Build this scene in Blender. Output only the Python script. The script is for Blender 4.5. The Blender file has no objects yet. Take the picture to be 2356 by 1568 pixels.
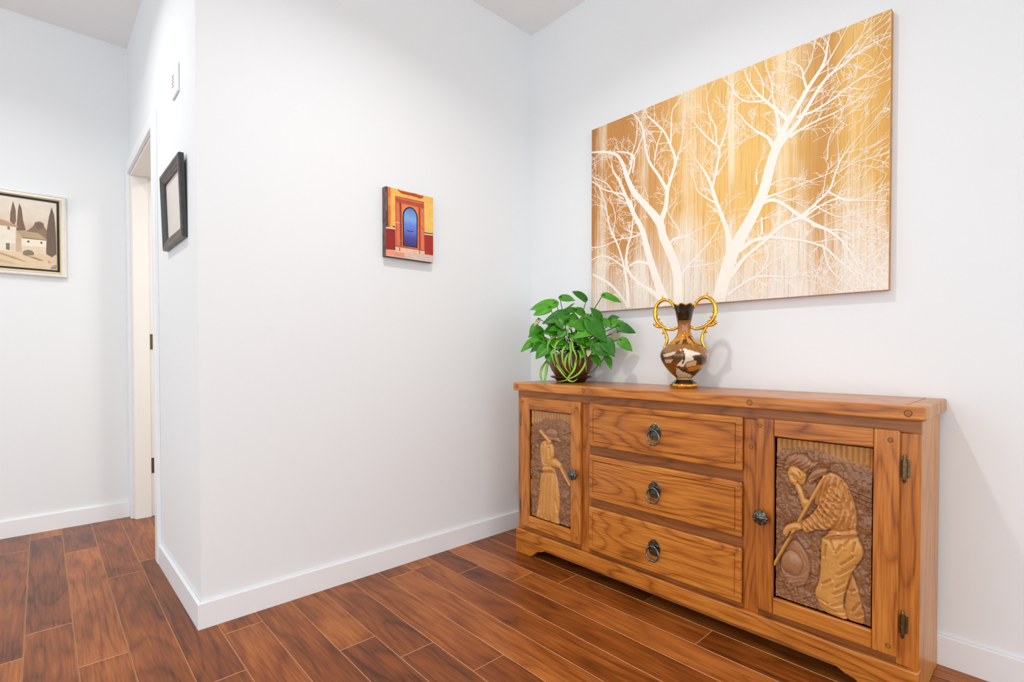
import bpy, bmesh, math, random
import numpy as np
from mathutils import Vector, Matrix

scene = bpy.context.scene
COL = scene.collection
random.seed(7)

# ------------------------------------------------------------------ camera
cam_data = bpy.data.cameras.new('camera')
cam = bpy.data.objects.new('camera', cam_data)
COL.objects.link(cam)
cam.location = (-2.0322, -2.0291, 0.96)
cam.rotation_euler = (math.radians(90 - 0.922), math.radians(0.028), math.radians(-42.889))
cam_data.sensor_fit = 'HORIZONTAL'
cam_data.sensor_width = 36.0
cam_data.lens = 36.0 * 1166.06 / 2356.0
cam_data.shift_y = 47.46 / 2356.0
cam_data.clip_start = 0.02
scene.camera = cam

# ------------------------------------------------------------------ light
world = bpy.data.worlds.new('world')
scene.world = world
world.use_nodes = True
wbg = world.node_tree.nodes['Background']
wbg.inputs[0].default_value = (0.93, 0.97, 1.0, 1)
wbg.inputs[1].default_value = 2.04

def disk_light(name, loc, power, size, color=(1, 0.985, 0.965), spread=142):
    l = bpy.data.lights.new(name, 'AREA')
    l.shape = 'DISK'; l.size = size; l.energy = power; l.color = color
    l.spread = math.radians(spread)
    o = bpy.data.objects.new(name, l); COL.objects.link(o)
    o.location = loc
    return o

LAMPS = [(-1.15, -1.05, 11.5), (-2.35, 0.55, 8.5), (-2.6, -2.4, 5.0)]  # first one placed from cast shadows; hall and rear ones added as fill
for lx, ly, lp in LAMPS:
    disk_light('key_and_fill_lamp', (lx, ly, 2.725), lp, 0.10)
disk_light('side_room_lamp', (-0.55, 0.95, 2.60), 20.0, 0.35, (1.0, 0.94, 0.84))

scene.cycles.max_bounces = 6; scene.cycles.glossy_bounces = 3; scene.cycles.transmission_bounces = 3
scene.view_settings.view_transform = 'Standard'
scene.view_settings.look = 'None'
scene.view_settings.exposure = 0.015
scene.view_settings.gamma = 1.0
scene.view_settings.use_curve_mapping = False

# ------------------------------------------------------------------ data
BRANCH=[[[0.4695,0.9018,0.0432],[0.4622,0.7601,0.0396],[0.4314,0.6677,0.0384],[0.3953,0.5908,0.0372],[0.3759,0.5243,0.0376],[0.3101,0.4385,0.0287],[0.2438,0.3589,0.0256],[0.2067,0.2838,0.0217],[0.1851,0.221,0.0176],[0.1495,0.1651,0.0134],[0.0894,0.1336,0.0104],[0.0019,0.1098,0.0073]],[[0.3791,0.534,0.0296],[0.4079,0.4586,0.0213],[0.4165,0.3891,0.0174],[0.4398,0.3237,0.0143],[0.4534,0.2745,0.0123],[0.4299,0.2062,0.0105],[0.3971,0.1341,0.0088],[0.3474,0.0751,0.007],[0.3134,0.0347,0.0051]],[[0.4167,0.398,0.0174],[0.3701,0.3152,0.0129],[0.3277,0.2496,0.0112],[0.3054,0.1792,0.0092],[0.2934,0.1018,0.0083],[0.2676,0.0379,0.0063],[0.2261,-0.0135,0.0043]],[[0.4535,0.2789,0.0075],[0.4764,0.2285,0.0056],[0.4867,0.1751,0.0037]],[[0.43,0.2107,0.0076],[0.4324,0.1275,0.0067],[0.4369,0.0586,0.0047],[0.4726,0.0187,0.0028]],[[0.2069,0.2934,0.013],[0.2305,0.233,0.0107],[0.2319,0.191,0.0096],[0.2013,0.1681,0.0076],[0.1492,0.1486,0.0056]],[[0.2367,0.2724,0.0085],[0.2468,0.2186,0.0085],[0.2351,0.1824,0.0064]],[[0.217,0.2295,0.0076],[0.2603,0.1755,0.0063],[0.2936,0.1111,0.0052]],[[0.2298,0.1951,0.0064],[0.253,0.1359,0.0053],[0.2606,0.0729,0.0042]],[[0.3505,0.2466,0.007],[0.3656,0.1785,0.006],[0.387,0.131,0.0049]],[[0.4108,0.8984,0.0506],[0.3684,0.7865,0.0359],[0.3224,0.6575,0.0306],[0.2906,0.5461,0.0249],[0.2456,0.463,0.0202],[0.205,0.3788,0.0163],[0.1657,0.293,0.0122],[0.1295,0.2355,0.0091],[0.1205,0.1941,0.0057]],[[0.4106,0.8849,0.0253],[0.3379,0.8223,0.0183],[0.2731,0.7794,0.0137],[0.2119,0.7096,0.0141],[0.208,0.6182,0.0098],[0.2306,0.5549,0.0075],[0.2424,0.4718,0.0064],[0.2513,0.4123,0.0042]],[[0.2139,0.8869,0.0239],[0.2113,0.8005,0.0163],[0.1936,0.7027,0.011],[0.1618,0.6019,0.0089],[0.1102,0.4959,0.008],[0.0814,0.3718,0.0058],[0.0428,0.2834,0.0047]],[[0.2173,0.8871,0.013],[0.1608,0.8156,0.0123],[0.1003,0.7613,0.0116],[0.0097,0.712,0.0073]],[[0.3253,0.6994,0.0143],[0.2627,0.6824,0.0106],[0.2185,0.6979,0.0087]],[[0.2457,0.4677,0.0096],[0.2279,0.4027,0.0086],[0.176,0.3552,0.0066],[0.0803,0.3121,0.0058],[0.0044,0.2541,0.0048]],[[0.293,0.5558,0.0093],[0.2385,0.5657,0.0064],[0.1681,0.5641,0.0056],[0.0727,0.581,0.0047],[-0.0029,0.578,0.0049]],[[0.2109,0.7142,0.0076],[0.1345,0.6567,0.0068],[0.0612,0.6273,0.0059],[0.0007,0.6396,0.0049]],[[0.1879,0.3799,0.0066],[0.1288,0.3329,0.0057],[0.092,0.2851,0.0046],[0.0168,0.237,0.0036]],[[0.1618,0.6019,0.0067],[0.1323,0.5291,0.0057],[0.1429,0.4626,0.0045],[0.13,0.4016,0.0034]],[[0.4163,0.6523,0.0106],[0.445,0.6094,0.0086],[0.502,0.6079,0.0055],[0.5566,0.5894,0.0036]],[[0.4815,0.7753,0.0121],[0.5044,0.7385,0.0083],[0.5585,0.6936,0.0062],[0.6273,0.6197,0.0042],[0.6756,0.5135,0.0025]],[[0.5044,0.7385,0.0064],[0.5683,0.7373,0.0044],[0.6294,0.7363,0.0025]],[[0.4454,0.6342,0.0057],[0.4734,0.5858,0.0047],[0.4335,0.517,0.0038],[0.4029,0.4575,0.0029]],[[0.6915,0.7072,0.0327],[0.6793,0.62,0.0197],[0.6599,0.5594,0.0158],[0.6334,0.4883,0.0144],[0.6079,0.4079,0.0129],[0.5807,0.351,0.007],[0.5607,0.3205,0.0044]],[[0.6153,0.4346,0.0111],[0.6273,0.3877,0.0102],[0.6412,0.3171,0.0092],[0.643,0.2766,0.0084],[0.6047,0.2323,0.0069],[0.5689,0.1878,0.0053],[0.5395,0.1446,0.0036]],[[0.6431,0.2807,0.0075],[0.6625,0.2496,0.0066],[0.6778,0.1895,0.0057],[0.6894,0.1128,0.0049],[0.6965,0.0592,0.0048],[0.6665,0.0196,0.0033]],[[0.6334,0.2615,0.0059],[0.6279,0.1898,0.0051],[0.6028,0.132,0.0043],[0.5911,0.0613,0.0026]],[[0.6335,0.4966,0.0076],[0.5916,0.4644,0.0061],[0.5555,0.4294,0.0044],[0.5393,0.383,0.0027]],[[0.6273,0.3877,0.0051],[0.6643,0.3479,0.0041],[0.6881,0.3058,0.0024]],[[0.641,0.9034,0.0558],[0.6646,0.8144,0.0516],[0.6973,0.7121,0.0521],[0.7284,0.6562,0.0494],[0.7811,0.5664,0.0415],[0.8172,0.4885,0.039],[0.8376,0.4091,0.0369],[0.8581,0.3462,0.0349],[0.8838,0.2862,0.0257],[0.9239,0.2252,0.0187],[0.9626,0.1661,0.0148],[1.0003,0.1162,0.0111],[1.0185,0.0811,0.0091],[1.0239,0.0413,0.0058],[1.0325,0.003,0.0026]],[[0.8672,0.3375,0.0275],[0.9048,0.3002,0.0197],[0.9381,0.2666,0.0158],[0.9702,0.2194,0.0127],[1.0014,0.1734,0.0111],[1.0321,0.1429,0.0096],[1.0741,0.1249,0.0074],[1.1089,0.1052,0.0054],[1.1538,0.091,0.0041],[1.2014,0.0845,0.0022]],[[0.9278,0.2522,0.0097],[0.9837,0.2492,0.008],[1.0399,0.2299,0.0064],[1.0875,0.2057,0.0049],[1.1276,0.1871,0.0042],[1.1663,0.1691,0.0029],[1.2012,0.1559,0.0023]],[[0.9052,0.3166,0.0141],[0.9388,0.3012,0.0089],[0.9972,0.2859,0.0059],[1.053,0.2763,0.0044],[1.1061,0.2603,0.0024]],[[0.8991,0.2501,0.0169],[0.8683,0.2114,0.0115],[0.8182,0.1507,0.0097],[0.7799,0.0982,0.0069],[0.7561,0.0502,0.0054],[0.7464,0.0268,0.0031]],[[0.8182,0.1523,0.0067],[0.7499,0.1311,0.0055],[0.7099,0.0897,0.0048],[0.6955,0.0468,0.0032]],[[0.8279,0.1633,0.0067],[0.8454,0.1301,0.0051],[0.8387,0.0821,0.0044],[0.8233,0.0342,0.003]],[[0.8129,0.145,0.0052],[0.8094,0.0785,0.0045],[0.7845,0.0186,0.003]],[[0.8698,0.2894,0.0173],[0.8654,0.2428,0.0116],[0.8552,0.1941,0.008],[0.8456,0.1416,0.0044]],[[0.8507,0.3327,0.0175],[0.8282,0.2918,0.0104],[0.7889,0.2566,0.0069],[0.7499,0.2129,0.0055],[0.7322,0.1818,0.0032]],[[0.9627,0.1698,0.0088],[0.9499,0.1179,0.0061],[0.9447,0.0867,0.0048],[0.9206,0.0536,0.0028]],[[0.9497,0.1105,0.0048],[0.9738,0.0697,0.004],[0.9808,0.0333,0.002]],[[1.0035,0.1174,0.0072],[1.028,0.0921,0.0051],[1.0606,0.0433,0.0038],[1.079,0.0103,0.0019]],[[1.0352,0.1455,0.0064],[1.0794,0.0928,0.0043],[1.1205,0.0562,0.003],[1.1637,0.0326,0.0023],[1.1968,0.0155,0.0017]],[[1.1089,0.1086,0.0036],[1.1422,0.0659,0.0029],[1.1962,0.0379,0.0017]],[[1.0741,0.1263,0.0037],[1.1083,0.0779,0.003],[1.1303,0.0338,0.0018]],[[1.1277,0.1905,0.003],[1.1613,0.1936,0.0023],[1.199,0.1823,0.0017]],[[1.0875,0.2071,0.0031],[1.1398,0.232,0.0024],[1.1946,0.2262,0.0017]],[[0.8165,0.5308,0.018],[0.853,0.5316,0.0124],[0.896,0.5624,0.0107],[0.9378,0.604,0.0117],[0.9848,0.6419,0.01],[1.0362,0.6793,0.0084],[1.0749,0.7206,0.0063],[1.1056,0.7733,0.0049],[1.1256,0.8203,0.003]],[[0.8073,0.5188,0.0113],[0.8669,0.5111,0.0072],[0.9155,0.5018,0.0049],[0.9689,0.4923,0.0034],[1.0324,0.4806,0.0026]],[[0.95,0.61,0.0137],[0.99,0.5779,0.0086],[1.0335,0.5374,0.0064],[1.0522,0.4856,0.0051],[1.0695,0.4413,0.0038],[1.1155,0.3858,0.0024],[1.1615,0.343,0.0017]],[[0.9449,0.6237,0.0089],[1.003,0.5878,0.0059],[1.0587,0.5725,0.0063],[1.1066,0.5882,0.0043],[1.1978,0.6107,0.0023]],[[1.0305,0.5424,0.0052],[1.0647,0.5689,0.005],[1.0949,0.5891,0.0037],[1.141,0.5819,0.0024],[1.196,0.5741,0.0017]],[[0.726,0.6999,0.0224],[0.7815,0.6699,0.0154],[0.8337,0.6649,0.0126],[0.8903,0.6288,0.0107],[0.9447,0.6142,0.0117]],[[0.83,0.6643,0.0104],[0.9052,0.6837,0.0078],[0.973,0.7066,0.0067],[1.0248,0.7358,0.0058],[1.0578,0.7755,0.0051],[1.1006,0.8224,0.0037],[1.1264,0.8614,0.0024]],[[0.6932,0.7968,0.0229],[0.7441,0.7358,0.0142],[0.7972,0.6957,0.0114],[0.841,0.666,0.0096]],[[0.9784,0.6465,0.0067],[1.0299,0.6726,0.0058],[1.079,0.685,0.0044],[1.1207,0.7173,0.003],[1.2006,0.7527,0.0017]],[[0.6822,0.8692,0.0115],[0.7302,0.8383,0.008],[0.7842,0.8116,0.0077],[0.8365,0.8121,0.0059],[0.9079,0.8239,0.0035],[0.9486,0.8191,0.0021]],[[0.8138,0.7834,0.0053],[0.8351,0.7381,0.0045],[0.8255,0.6967,0.003]],[[0.7842,0.8139,0.0054],[0.8357,0.7705,0.0045],[0.8799,0.75,0.0029]],[[1.015,0.7187,0.0046],[1.0321,0.7922,0.0039],[1.0589,0.8375,0.0032],[1.1035,0.8799,0.0018]],[[1.0749,0.7241,0.0038],[1.0928,0.7855,0.0031],[1.1171,0.8296,0.0024]],[[1.0571,0.4868,0.0038],[1.1042,0.4644,0.003],[1.161,0.4594,0.0017]],[[1.0283,0.4301,0.0039],[1.0303,0.3743,0.0032],[1.045,0.3366,0.0025],[1.0892,0.2955,0.0018]],[[0.9901,0.5816,0.004],[1.0599,0.6343,0.0032],[1.1134,0.6374,0.0024]],[[0.8101,0.5875,0.006],[0.8126,0.6422,0.0075],[0.8158,0.6504,0.0038]],[[0.7879,0.6029,0.0038],[0.8118,0.5956,0.0038],[0.8504,0.5874,0.0029]],[[0.8157,0.4882,0.0075],[0.8589,0.4676,0.0044],[0.908,0.4644,0.0028]],[[0.7927,0.4596,0.0069],[0.7882,0.4196,0.0046],[0.7988,0.3835,0.003]]]
MAN={"brim":[[0.2101,1.1988],[0.2864,1.2433],[0.3549,1.3538],[0.3859,1.4898],[0.3654,1.6253],[0.3069,1.7173],[0.2166,1.7473],[0.1313,1.7092],[0.0754,1.6189],[0.0585,1.524],[0.0963,1.3961],[0.1495,1.2814]],"crown":[[0.0659,1.4883],[0.0962,1.3878],[0.1656,1.3347],[0.2424,1.3539],[0.296,1.4198],[0.3044,1.4987],[0.2605,1.602],[0.1844,1.6179],[0.0986,1.5867]],"legb":[[0.8122,1.4196],[0.853,1.5136],[0.887,1.624],[0.9077,1.7382],[0.9307,1.8207],[0.9228,1.9446],[0.7777,1.9616],[0.7493,1.8257],[0.7546,1.6849],[0.7869,1.5507]],"legf":[[0.5191,1.0913],[0.5756,1.0683],[0.841,0.9898],[0.8877,1.0459],[0.9211,1.1276],[0.9091,1.2221],[0.8511,1.3309],[0.7992,1.4544],[0.7735,1.5551],[0.7475,1.6564],[0.7353,1.7843],[0.7567,1.8848],[0.7711,1.9718],[0.6688,1.9638],[0.5284,1.9292],[0.4846,1.8576],[0.4444,1.7518],[0.482,1.6195],[0.5013,1.4223],[0.5062,1.2141]],"forearm":[[0.1946,0.5351],[0.2476,0.5082],[0.286,0.5579],[0.3168,0.6331],[0.3323,0.6786],[0.3725,0.6942],[0.3702,0.7513],[0.3189,0.8116],[0.2884,0.7697],[0.2493,0.6473],[0.218,0.5717]],"face":[[0.1308,0.3732],[0.1565,0.3188],[0.2149,0.3088],[0.2835,0.3459],[0.3363,0.3853],[0.3298,0.4678],[0.3006,0.5224],[0.2629,0.5135],[0.2444,0.4875],[0.2175,0.5306],[0.1947,0.5433],[0.1587,0.5008],[0.1395,0.4464]],"hair":[[0.0949,0.3712],[0.1031,0.278],[0.1444,0.208],[0.2285,0.1715],[0.3189,0.1686],[0.3713,0.2089],[0.4012,0.2443],[0.4621,0.2292],[0.431,0.2956],[0.358,0.3327],[0.3363,0.382],[0.2909,0.3365],[0.2148,0.3055],[0.1565,0.3155],[0.123,0.3712]],"neck":[[0.3232,0.5342],[0.3668,0.4607],[0.4256,0.4654],[0.4697,0.5209],[0.4567,0.6517],[0.4139,0.7253],[0.3692,0.6706]],"torso":[[0.469,0.457],[0.5254,0.3665],[0.5746,0.3336],[0.6515,0.3431],[0.7207,0.3925],[0.7755,0.4592],[0.8099,0.5445],[0.8377,0.6613],[0.8561,0.7794],[0.8532,0.8872],[0.8405,0.9363],[0.7131,0.9694],[0.6027,0.9823],[0.546,0.9494],[0.4878,0.8524],[0.4722,0.7443],[0.4283,0.706],[0.4488,0.5892]],"collar":[[0.3593,0.4459],[0.388,0.3758],[0.4601,0.3065],[0.5671,0.2954],[0.5254,0.3665],[0.4254,0.4494],[0.3893,0.4886],[0.367,0.4768]],"belt":[[0.5957,0.9841],[0.7131,0.9694],[0.8443,0.92],[0.8477,0.9926],[0.5475,1.0916],[0.5751,1.0289]],"arm":[[0.5141,0.6393],[0.5694,0.5008],[0.6528,0.4682],[0.7225,0.5631],[0.7306,0.6856],[0.7113,0.7988],[0.6437,0.9091],[0.5606,0.9932],[0.4607,1.011],[0.3369,1.0801],[0.2758,0.9768],[0.3716,0.8803],[0.4437,0.7828],[0.479,0.7108]],"hand":[[0.2758,0.9768],[0.299,1.0281],[0.2843,1.0563],[0.2087,1.0839],[0.166,1.1115],[0.1405,1.1762],[0.0887,1.1566],[0.0927,1.0972],[0.131,1.0376],[0.2077,0.9937]]}
MANL={"pole":[[0.5397,0.3797],[-0.0081,1.5524]],"stick":[[0.2241,1.0964],[0.0004,1.3312]]}
MANF=[[[0.7148,1.1243],[0.6609,1.2252]],[[0.6039,1.0922],[0.6496,1.1972]],[[0.8262,1.2237],[0.7171,1.341]],[[0.8576,1.3137],[0.6841,1.4632]],[[0.7462,1.5332],[0.6651,1.6143]],[[0.7364,1.6293],[0.6453,1.6991]],[[0.7218,1.7892],[0.6232,1.8399]],[[0.7363,1.8768],[0.6335,1.8957]],[[0.8458,1.065],[0.8295,1.1614]],[[0.8881,1.73],[0.8232,1.8373]],[[0.801,1.6228],[0.8406,1.5941]],[[0.5625,1.1666],[0.5427,1.2989]],[[0.9153,1.8415],[0.8698,1.8735]],[[0.7816,1.0441],[0.742,1.1245]],[[0.525,1.6213],[0.6088,1.5467]],[[0.4984,1.805],[0.5838,1.8225]]]
MANS=[[[0.5962,0.3849],[0.5415,0.5381],[0.5212,0.6377]],[[0.652,0.39],[0.6392,0.4867]],[[0.7072,0.4106],[0.7634,0.5854],[0.7923,0.7794],[0.7805,0.9365]],[[0.6655,0.3562],[0.7222,0.5321],[0.7485,0.7125],[0.7262,0.9194]],[[0.7758,0.49],[0.8247,0.6949],[0.8395,0.8447]],[[0.4727,0.7921],[0.5166,0.8614],[0.5456,0.9178]],[[0.4152,0.8377],[0.467,0.9214],[0.4821,0.9895]],[[0.3717,0.8884],[0.4165,0.958],[0.4318,1.0184]],[[0.3278,0.9395],[0.3656,1.003],[0.3736,1.0576]],[[0.5432,0.6964],[0.628,0.7403],[0.6969,0.7244]],[[0.5153,0.7504],[0.601,0.8253],[0.6567,0.8276]],[[0.5707,0.627],[0.6549,0.6558],[0.7097,0.6437]],[[0.5981,0.558],[0.6679,0.5825]],[[0.4862,0.7092],[0.5728,0.8163],[0.6019,0.9038]]]
MANM=[[0.0018,0.1432],[0.2881,0.0918],[0.4795,0.1031],[0.6769,0.1382],[0.8129,0.1901],[0.9829,0.2138]]
MANX={"eye":[[0.1702,0.4241],[0.2037,0.403],[0.2345,0.4237],[0.2473,0.4804],[0.2216,0.4952],[0.1892,0.4751]]}
MANB=[[[0.0036,0.2947],[0.0986,0.2955]],[[0.0041,0.3317],[0.0914,0.3434]],[[0.0046,0.3704],[0.0839,0.3732]],[[0.7891,0.4719],[0.9861,0.5372]],[[0.8096,0.5215],[0.9866,0.5823]],[[0.8367,0.5695],[0.9872,0.6454]],[[0.8686,0.4557],[0.8767,0.6066]]]
WOM={"skirt":[[0.2989,1.1037],[0.5507,0.9621],[0.6114,1.0262],[0.6721,1.1933],[0.7124,1.3775],[0.7233,1.6258],[0.6946,1.8538],[0.705,1.9841],[0.5142,1.9727],[0.1531,1.9626],[0.1888,1.7463],[0.2199,1.5091],[0.2402,1.275]],"waist":[[0.3341,0.9757],[0.5303,0.9505],[0.551,1.0517],[0.3241,1.1038]],"torso":[[0.2586,0.6132],[0.3007,0.5464],[0.4052,0.5099],[0.5082,0.534],[0.5694,0.6005],[0.5901,0.7169],[0.5703,0.8244],[0.51,0.9569],[0.3236,0.9881],[0.2811,0.9158],[0.2551,0.7975],[0.2504,0.6756]],"face":[[0.5284,0.5014],[0.7088,0.4925],[0.6894,0.5838],[0.6097,0.6128],[0.549,0.5735]],"brim":[[0.3317,0.4205],[0.4046,0.3889],[0.5281,0.4265],[0.6788,0.4195],[0.7581,0.5037],[0.6692,0.5007],[0.579,0.4917],[0.5184,0.5357],[0.4259,0.5072]],"crown":[[0.3879,0.3682],[0.4457,0.3085],[0.5478,0.2863],[0.6485,0.3076],[0.6726,0.364],[0.649,0.4233],[0.5281,0.434],[0.4151,0.4028]],"arm":[[0.5199,0.9073],[0.5905,0.8138],[0.6705,0.8234],[0.7694,0.8812],[0.7833,0.9376],[0.7305,0.9642],[0.5506,0.9471]]}
WOML=[[[0.2787,0.3506],[0.5184,0.5297]],[[0.7598,0.9415],[0.9821,1.2068]],[[0.6788,0.4151],[1.0011,0.2882]],[[0.3633,0.4698],[0.0092,0.5615]],[[0.3635,0.5002],[0.0094,0.6161]]]
WOMF=[[[0.387,1.126],[0.3356,1.333],[0.3065,1.8874]],[[0.4696,1.0961],[0.4296,1.3901],[0.4111,1.9078]],[[0.5409,1.0535],[0.5114,1.2987],[0.4936,1.9328]],[[0.5915,1.0744],[0.6128,1.3533],[0.5951,1.9227]],[[0.3452,1.1183],[0.2621,1.4238],[0.2319,1.8132]],[[0.343,0.6017],[0.3333,0.7856],[0.3653,0.9326]],[[0.4262,0.5752],[0.4166,0.773],[0.4276,0.9224]],[[0.4984,0.6405],[0.5092,0.789]],[[0.6336,1.5421],[0.6742,1.7109]],[[0.1321,1.1223],[0.5308,1.0628]],[[0.6307,0.8297],[0.5706,0.899]]]
WOMM=[[0.0078,0.2493],[0.2567,0.177],[0.3618,0.113],[0.6077,0.1113],[0.7858,0.1155],[1.0007,0.1801]]
SMALL=[[[[-0.0048,-0.0047],[0.2514,-0.0087],[0.2553,0.3069],[-0.0048,0.3064]],[240,188,88]],[[[0.1965,0.0328],[0.2519,0.0319],[0.2536,0.1692],[0.1981,0.1693]],[242,196,100]],[[[-0.008,-0.0012],[0.0119,-0.001],[0.0131,0.1754],[-0.0061,0.1769]],[74,64,58]],[[[-0.0046,0.0211],[0.005,0.0206],[0.0059,0.1057],[-0.0037,0.1073]],[120,112,104]],[[[0.0099,-0.0006],[0.0242,-0.0007],[0.0244,0.1737],[0.0131,0.174]],[226,112,52]],[[[0.0117,0.0439],[0.024,0.0429],[0.0237,0.0793],[0.0121,0.0814]],[240,140,80]],[[[-0.006,0.1841],[0.0465,0.1801],[0.0475,0.2715],[-0.0051,0.2747]],[150,30,26]],[[[0.1975,0.1786],[0.2537,0.1755],[0.2549,0.2693],[0.1986,0.2693]],[164,40,32]],[[[-0.0061,0.1783],[0.0115,0.1757],[0.0464,0.1754],[0.0465,0.1807],[0.0116,0.1823],[-0.006,0.1849]],[226,200,176]],[[[0.1974,0.1734],[0.2536,0.1708],[0.2537,0.1761],[0.1975,0.179]],[230,214,196]],[[[0.0309,0.1661],[0.0457,0.1676],[0.0457,0.172],[0.0359,0.1723]],[40,24,20]],[[[0.1974,0.1685],[0.2536,0.1661],[0.2536,0.1702],[0.1974,0.1728]],[50,30,24]],[[[-0.0051,0.2761],[0.2548,0.2687],[0.2553,0.3084],[-0.0048,0.3064]],[214,192,180]],[[[-0.0051,0.2776],[0.0938,0.278],[0.094,0.2982],[-0.0048,0.2992]],[230,152,124]],[[[0.0468,0.0327],[0.1964,0.0297],[0.1991,0.2539],[0.0483,0.2552]],[206,92,58]],[[[0.0468,0.0327],[0.1964,0.0297],[0.1968,0.0579],[0.1715,0.0587],[0.1449,0.0544],[0.0761,0.0557],[0.0471,0.0546]],[184,76,52]],[[[0.0525,0.0366],[0.191,0.0344],[0.1911,0.0399],[0.0526,0.0418]],[214,110,80]],[[[0.0528,0.0623],[0.0678,0.0619],[0.0698,0.2497],[0.0548,0.25]],[222,120,80]],[[[0.1788,0.0636],[0.1932,0.0635],[0.1955,0.2512],[0.181,0.2498]],[224,124,84]],[[[0.0487,0.1452],[0.0828,0.1457],[0.0829,0.1502],[0.0488,0.1504]],[240,170,130]],[[[0.1653,0.1329],[0.1972,0.1556],[0.1973,0.1602],[0.1654,0.1481]],[206,92,58]],[[[0.0677,0.0566],[0.0771,0.0567],[0.0792,0.2485],[0.0725,0.2493]],[150,54,38]],[[[0.1673,0.0595],[0.173,0.0597],[0.1752,0.2505],[0.1695,0.25]],[150,54,38]],[[[0.0785,0.0606],[0.1666,0.0611],[0.1666,0.25],[0.0806,0.2484]],[228,134,70]],[[[0.0466,0.2546],[0.1991,0.2539],[0.1993,0.2708],[0.0469,0.2809]],[236,192,162]],[[[0.0466,0.2534],[0.1991,0.2523],[0.1991,0.2548],[0.0466,0.2557]],[120,60,46]],[[[0.0649,0.2577],[0.0706,0.2579],[0.0708,0.2732],[0.0651,0.273]],[170,120,100]],[[[0.1688,0.2543],[0.1738,0.2543],[0.174,0.2708],[0.169,0.2708]],[150,100,84]],[[[0.0843,0.2479],[0.0835,0.116],[0.0867,0.0962],[0.095,0.0813],[0.1086,0.0709],[0.1223,0.066],[0.1363,0.0681],[0.1504,0.0777],[0.1591,0.0913],[0.1621,0.106],[0.1613,0.2467]],[28,24,58]],[[[0.0597,-0.0013],[0.0677,-0.0006],[0.0685,0.004],[0.1285,0.0033],[0.1408,0.0014],[0.1853,0.0042],[0.1942,-0.0018],[0.1897,0.0132],[0.1693,0.0201],[0.1603,0.0158],[0.0807,0.0163],[0.0632,0.008]],[190,66,40]]]
SDOOR=[[0.09,0.2457],[0.0899,0.1149],[0.0925,0.0981],[0.0991,0.086],[0.1104,0.0768],[0.1224,0.072],[0.1346,0.0744],[0.1463,0.0829],[0.1535,0.0953],[0.1557,0.1086],[0.1566,0.2436]]
SBAR=[[[0.1056,0.1739],[0.1132,0.1728],[0.1208,0.1765],[0.1305,0.1751],[0.1382,0.1709],[0.1382,0.1758],[0.1306,0.1781],[0.1195,0.1796],[0.1125,0.177],[0.1057,0.178]]]
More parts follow.
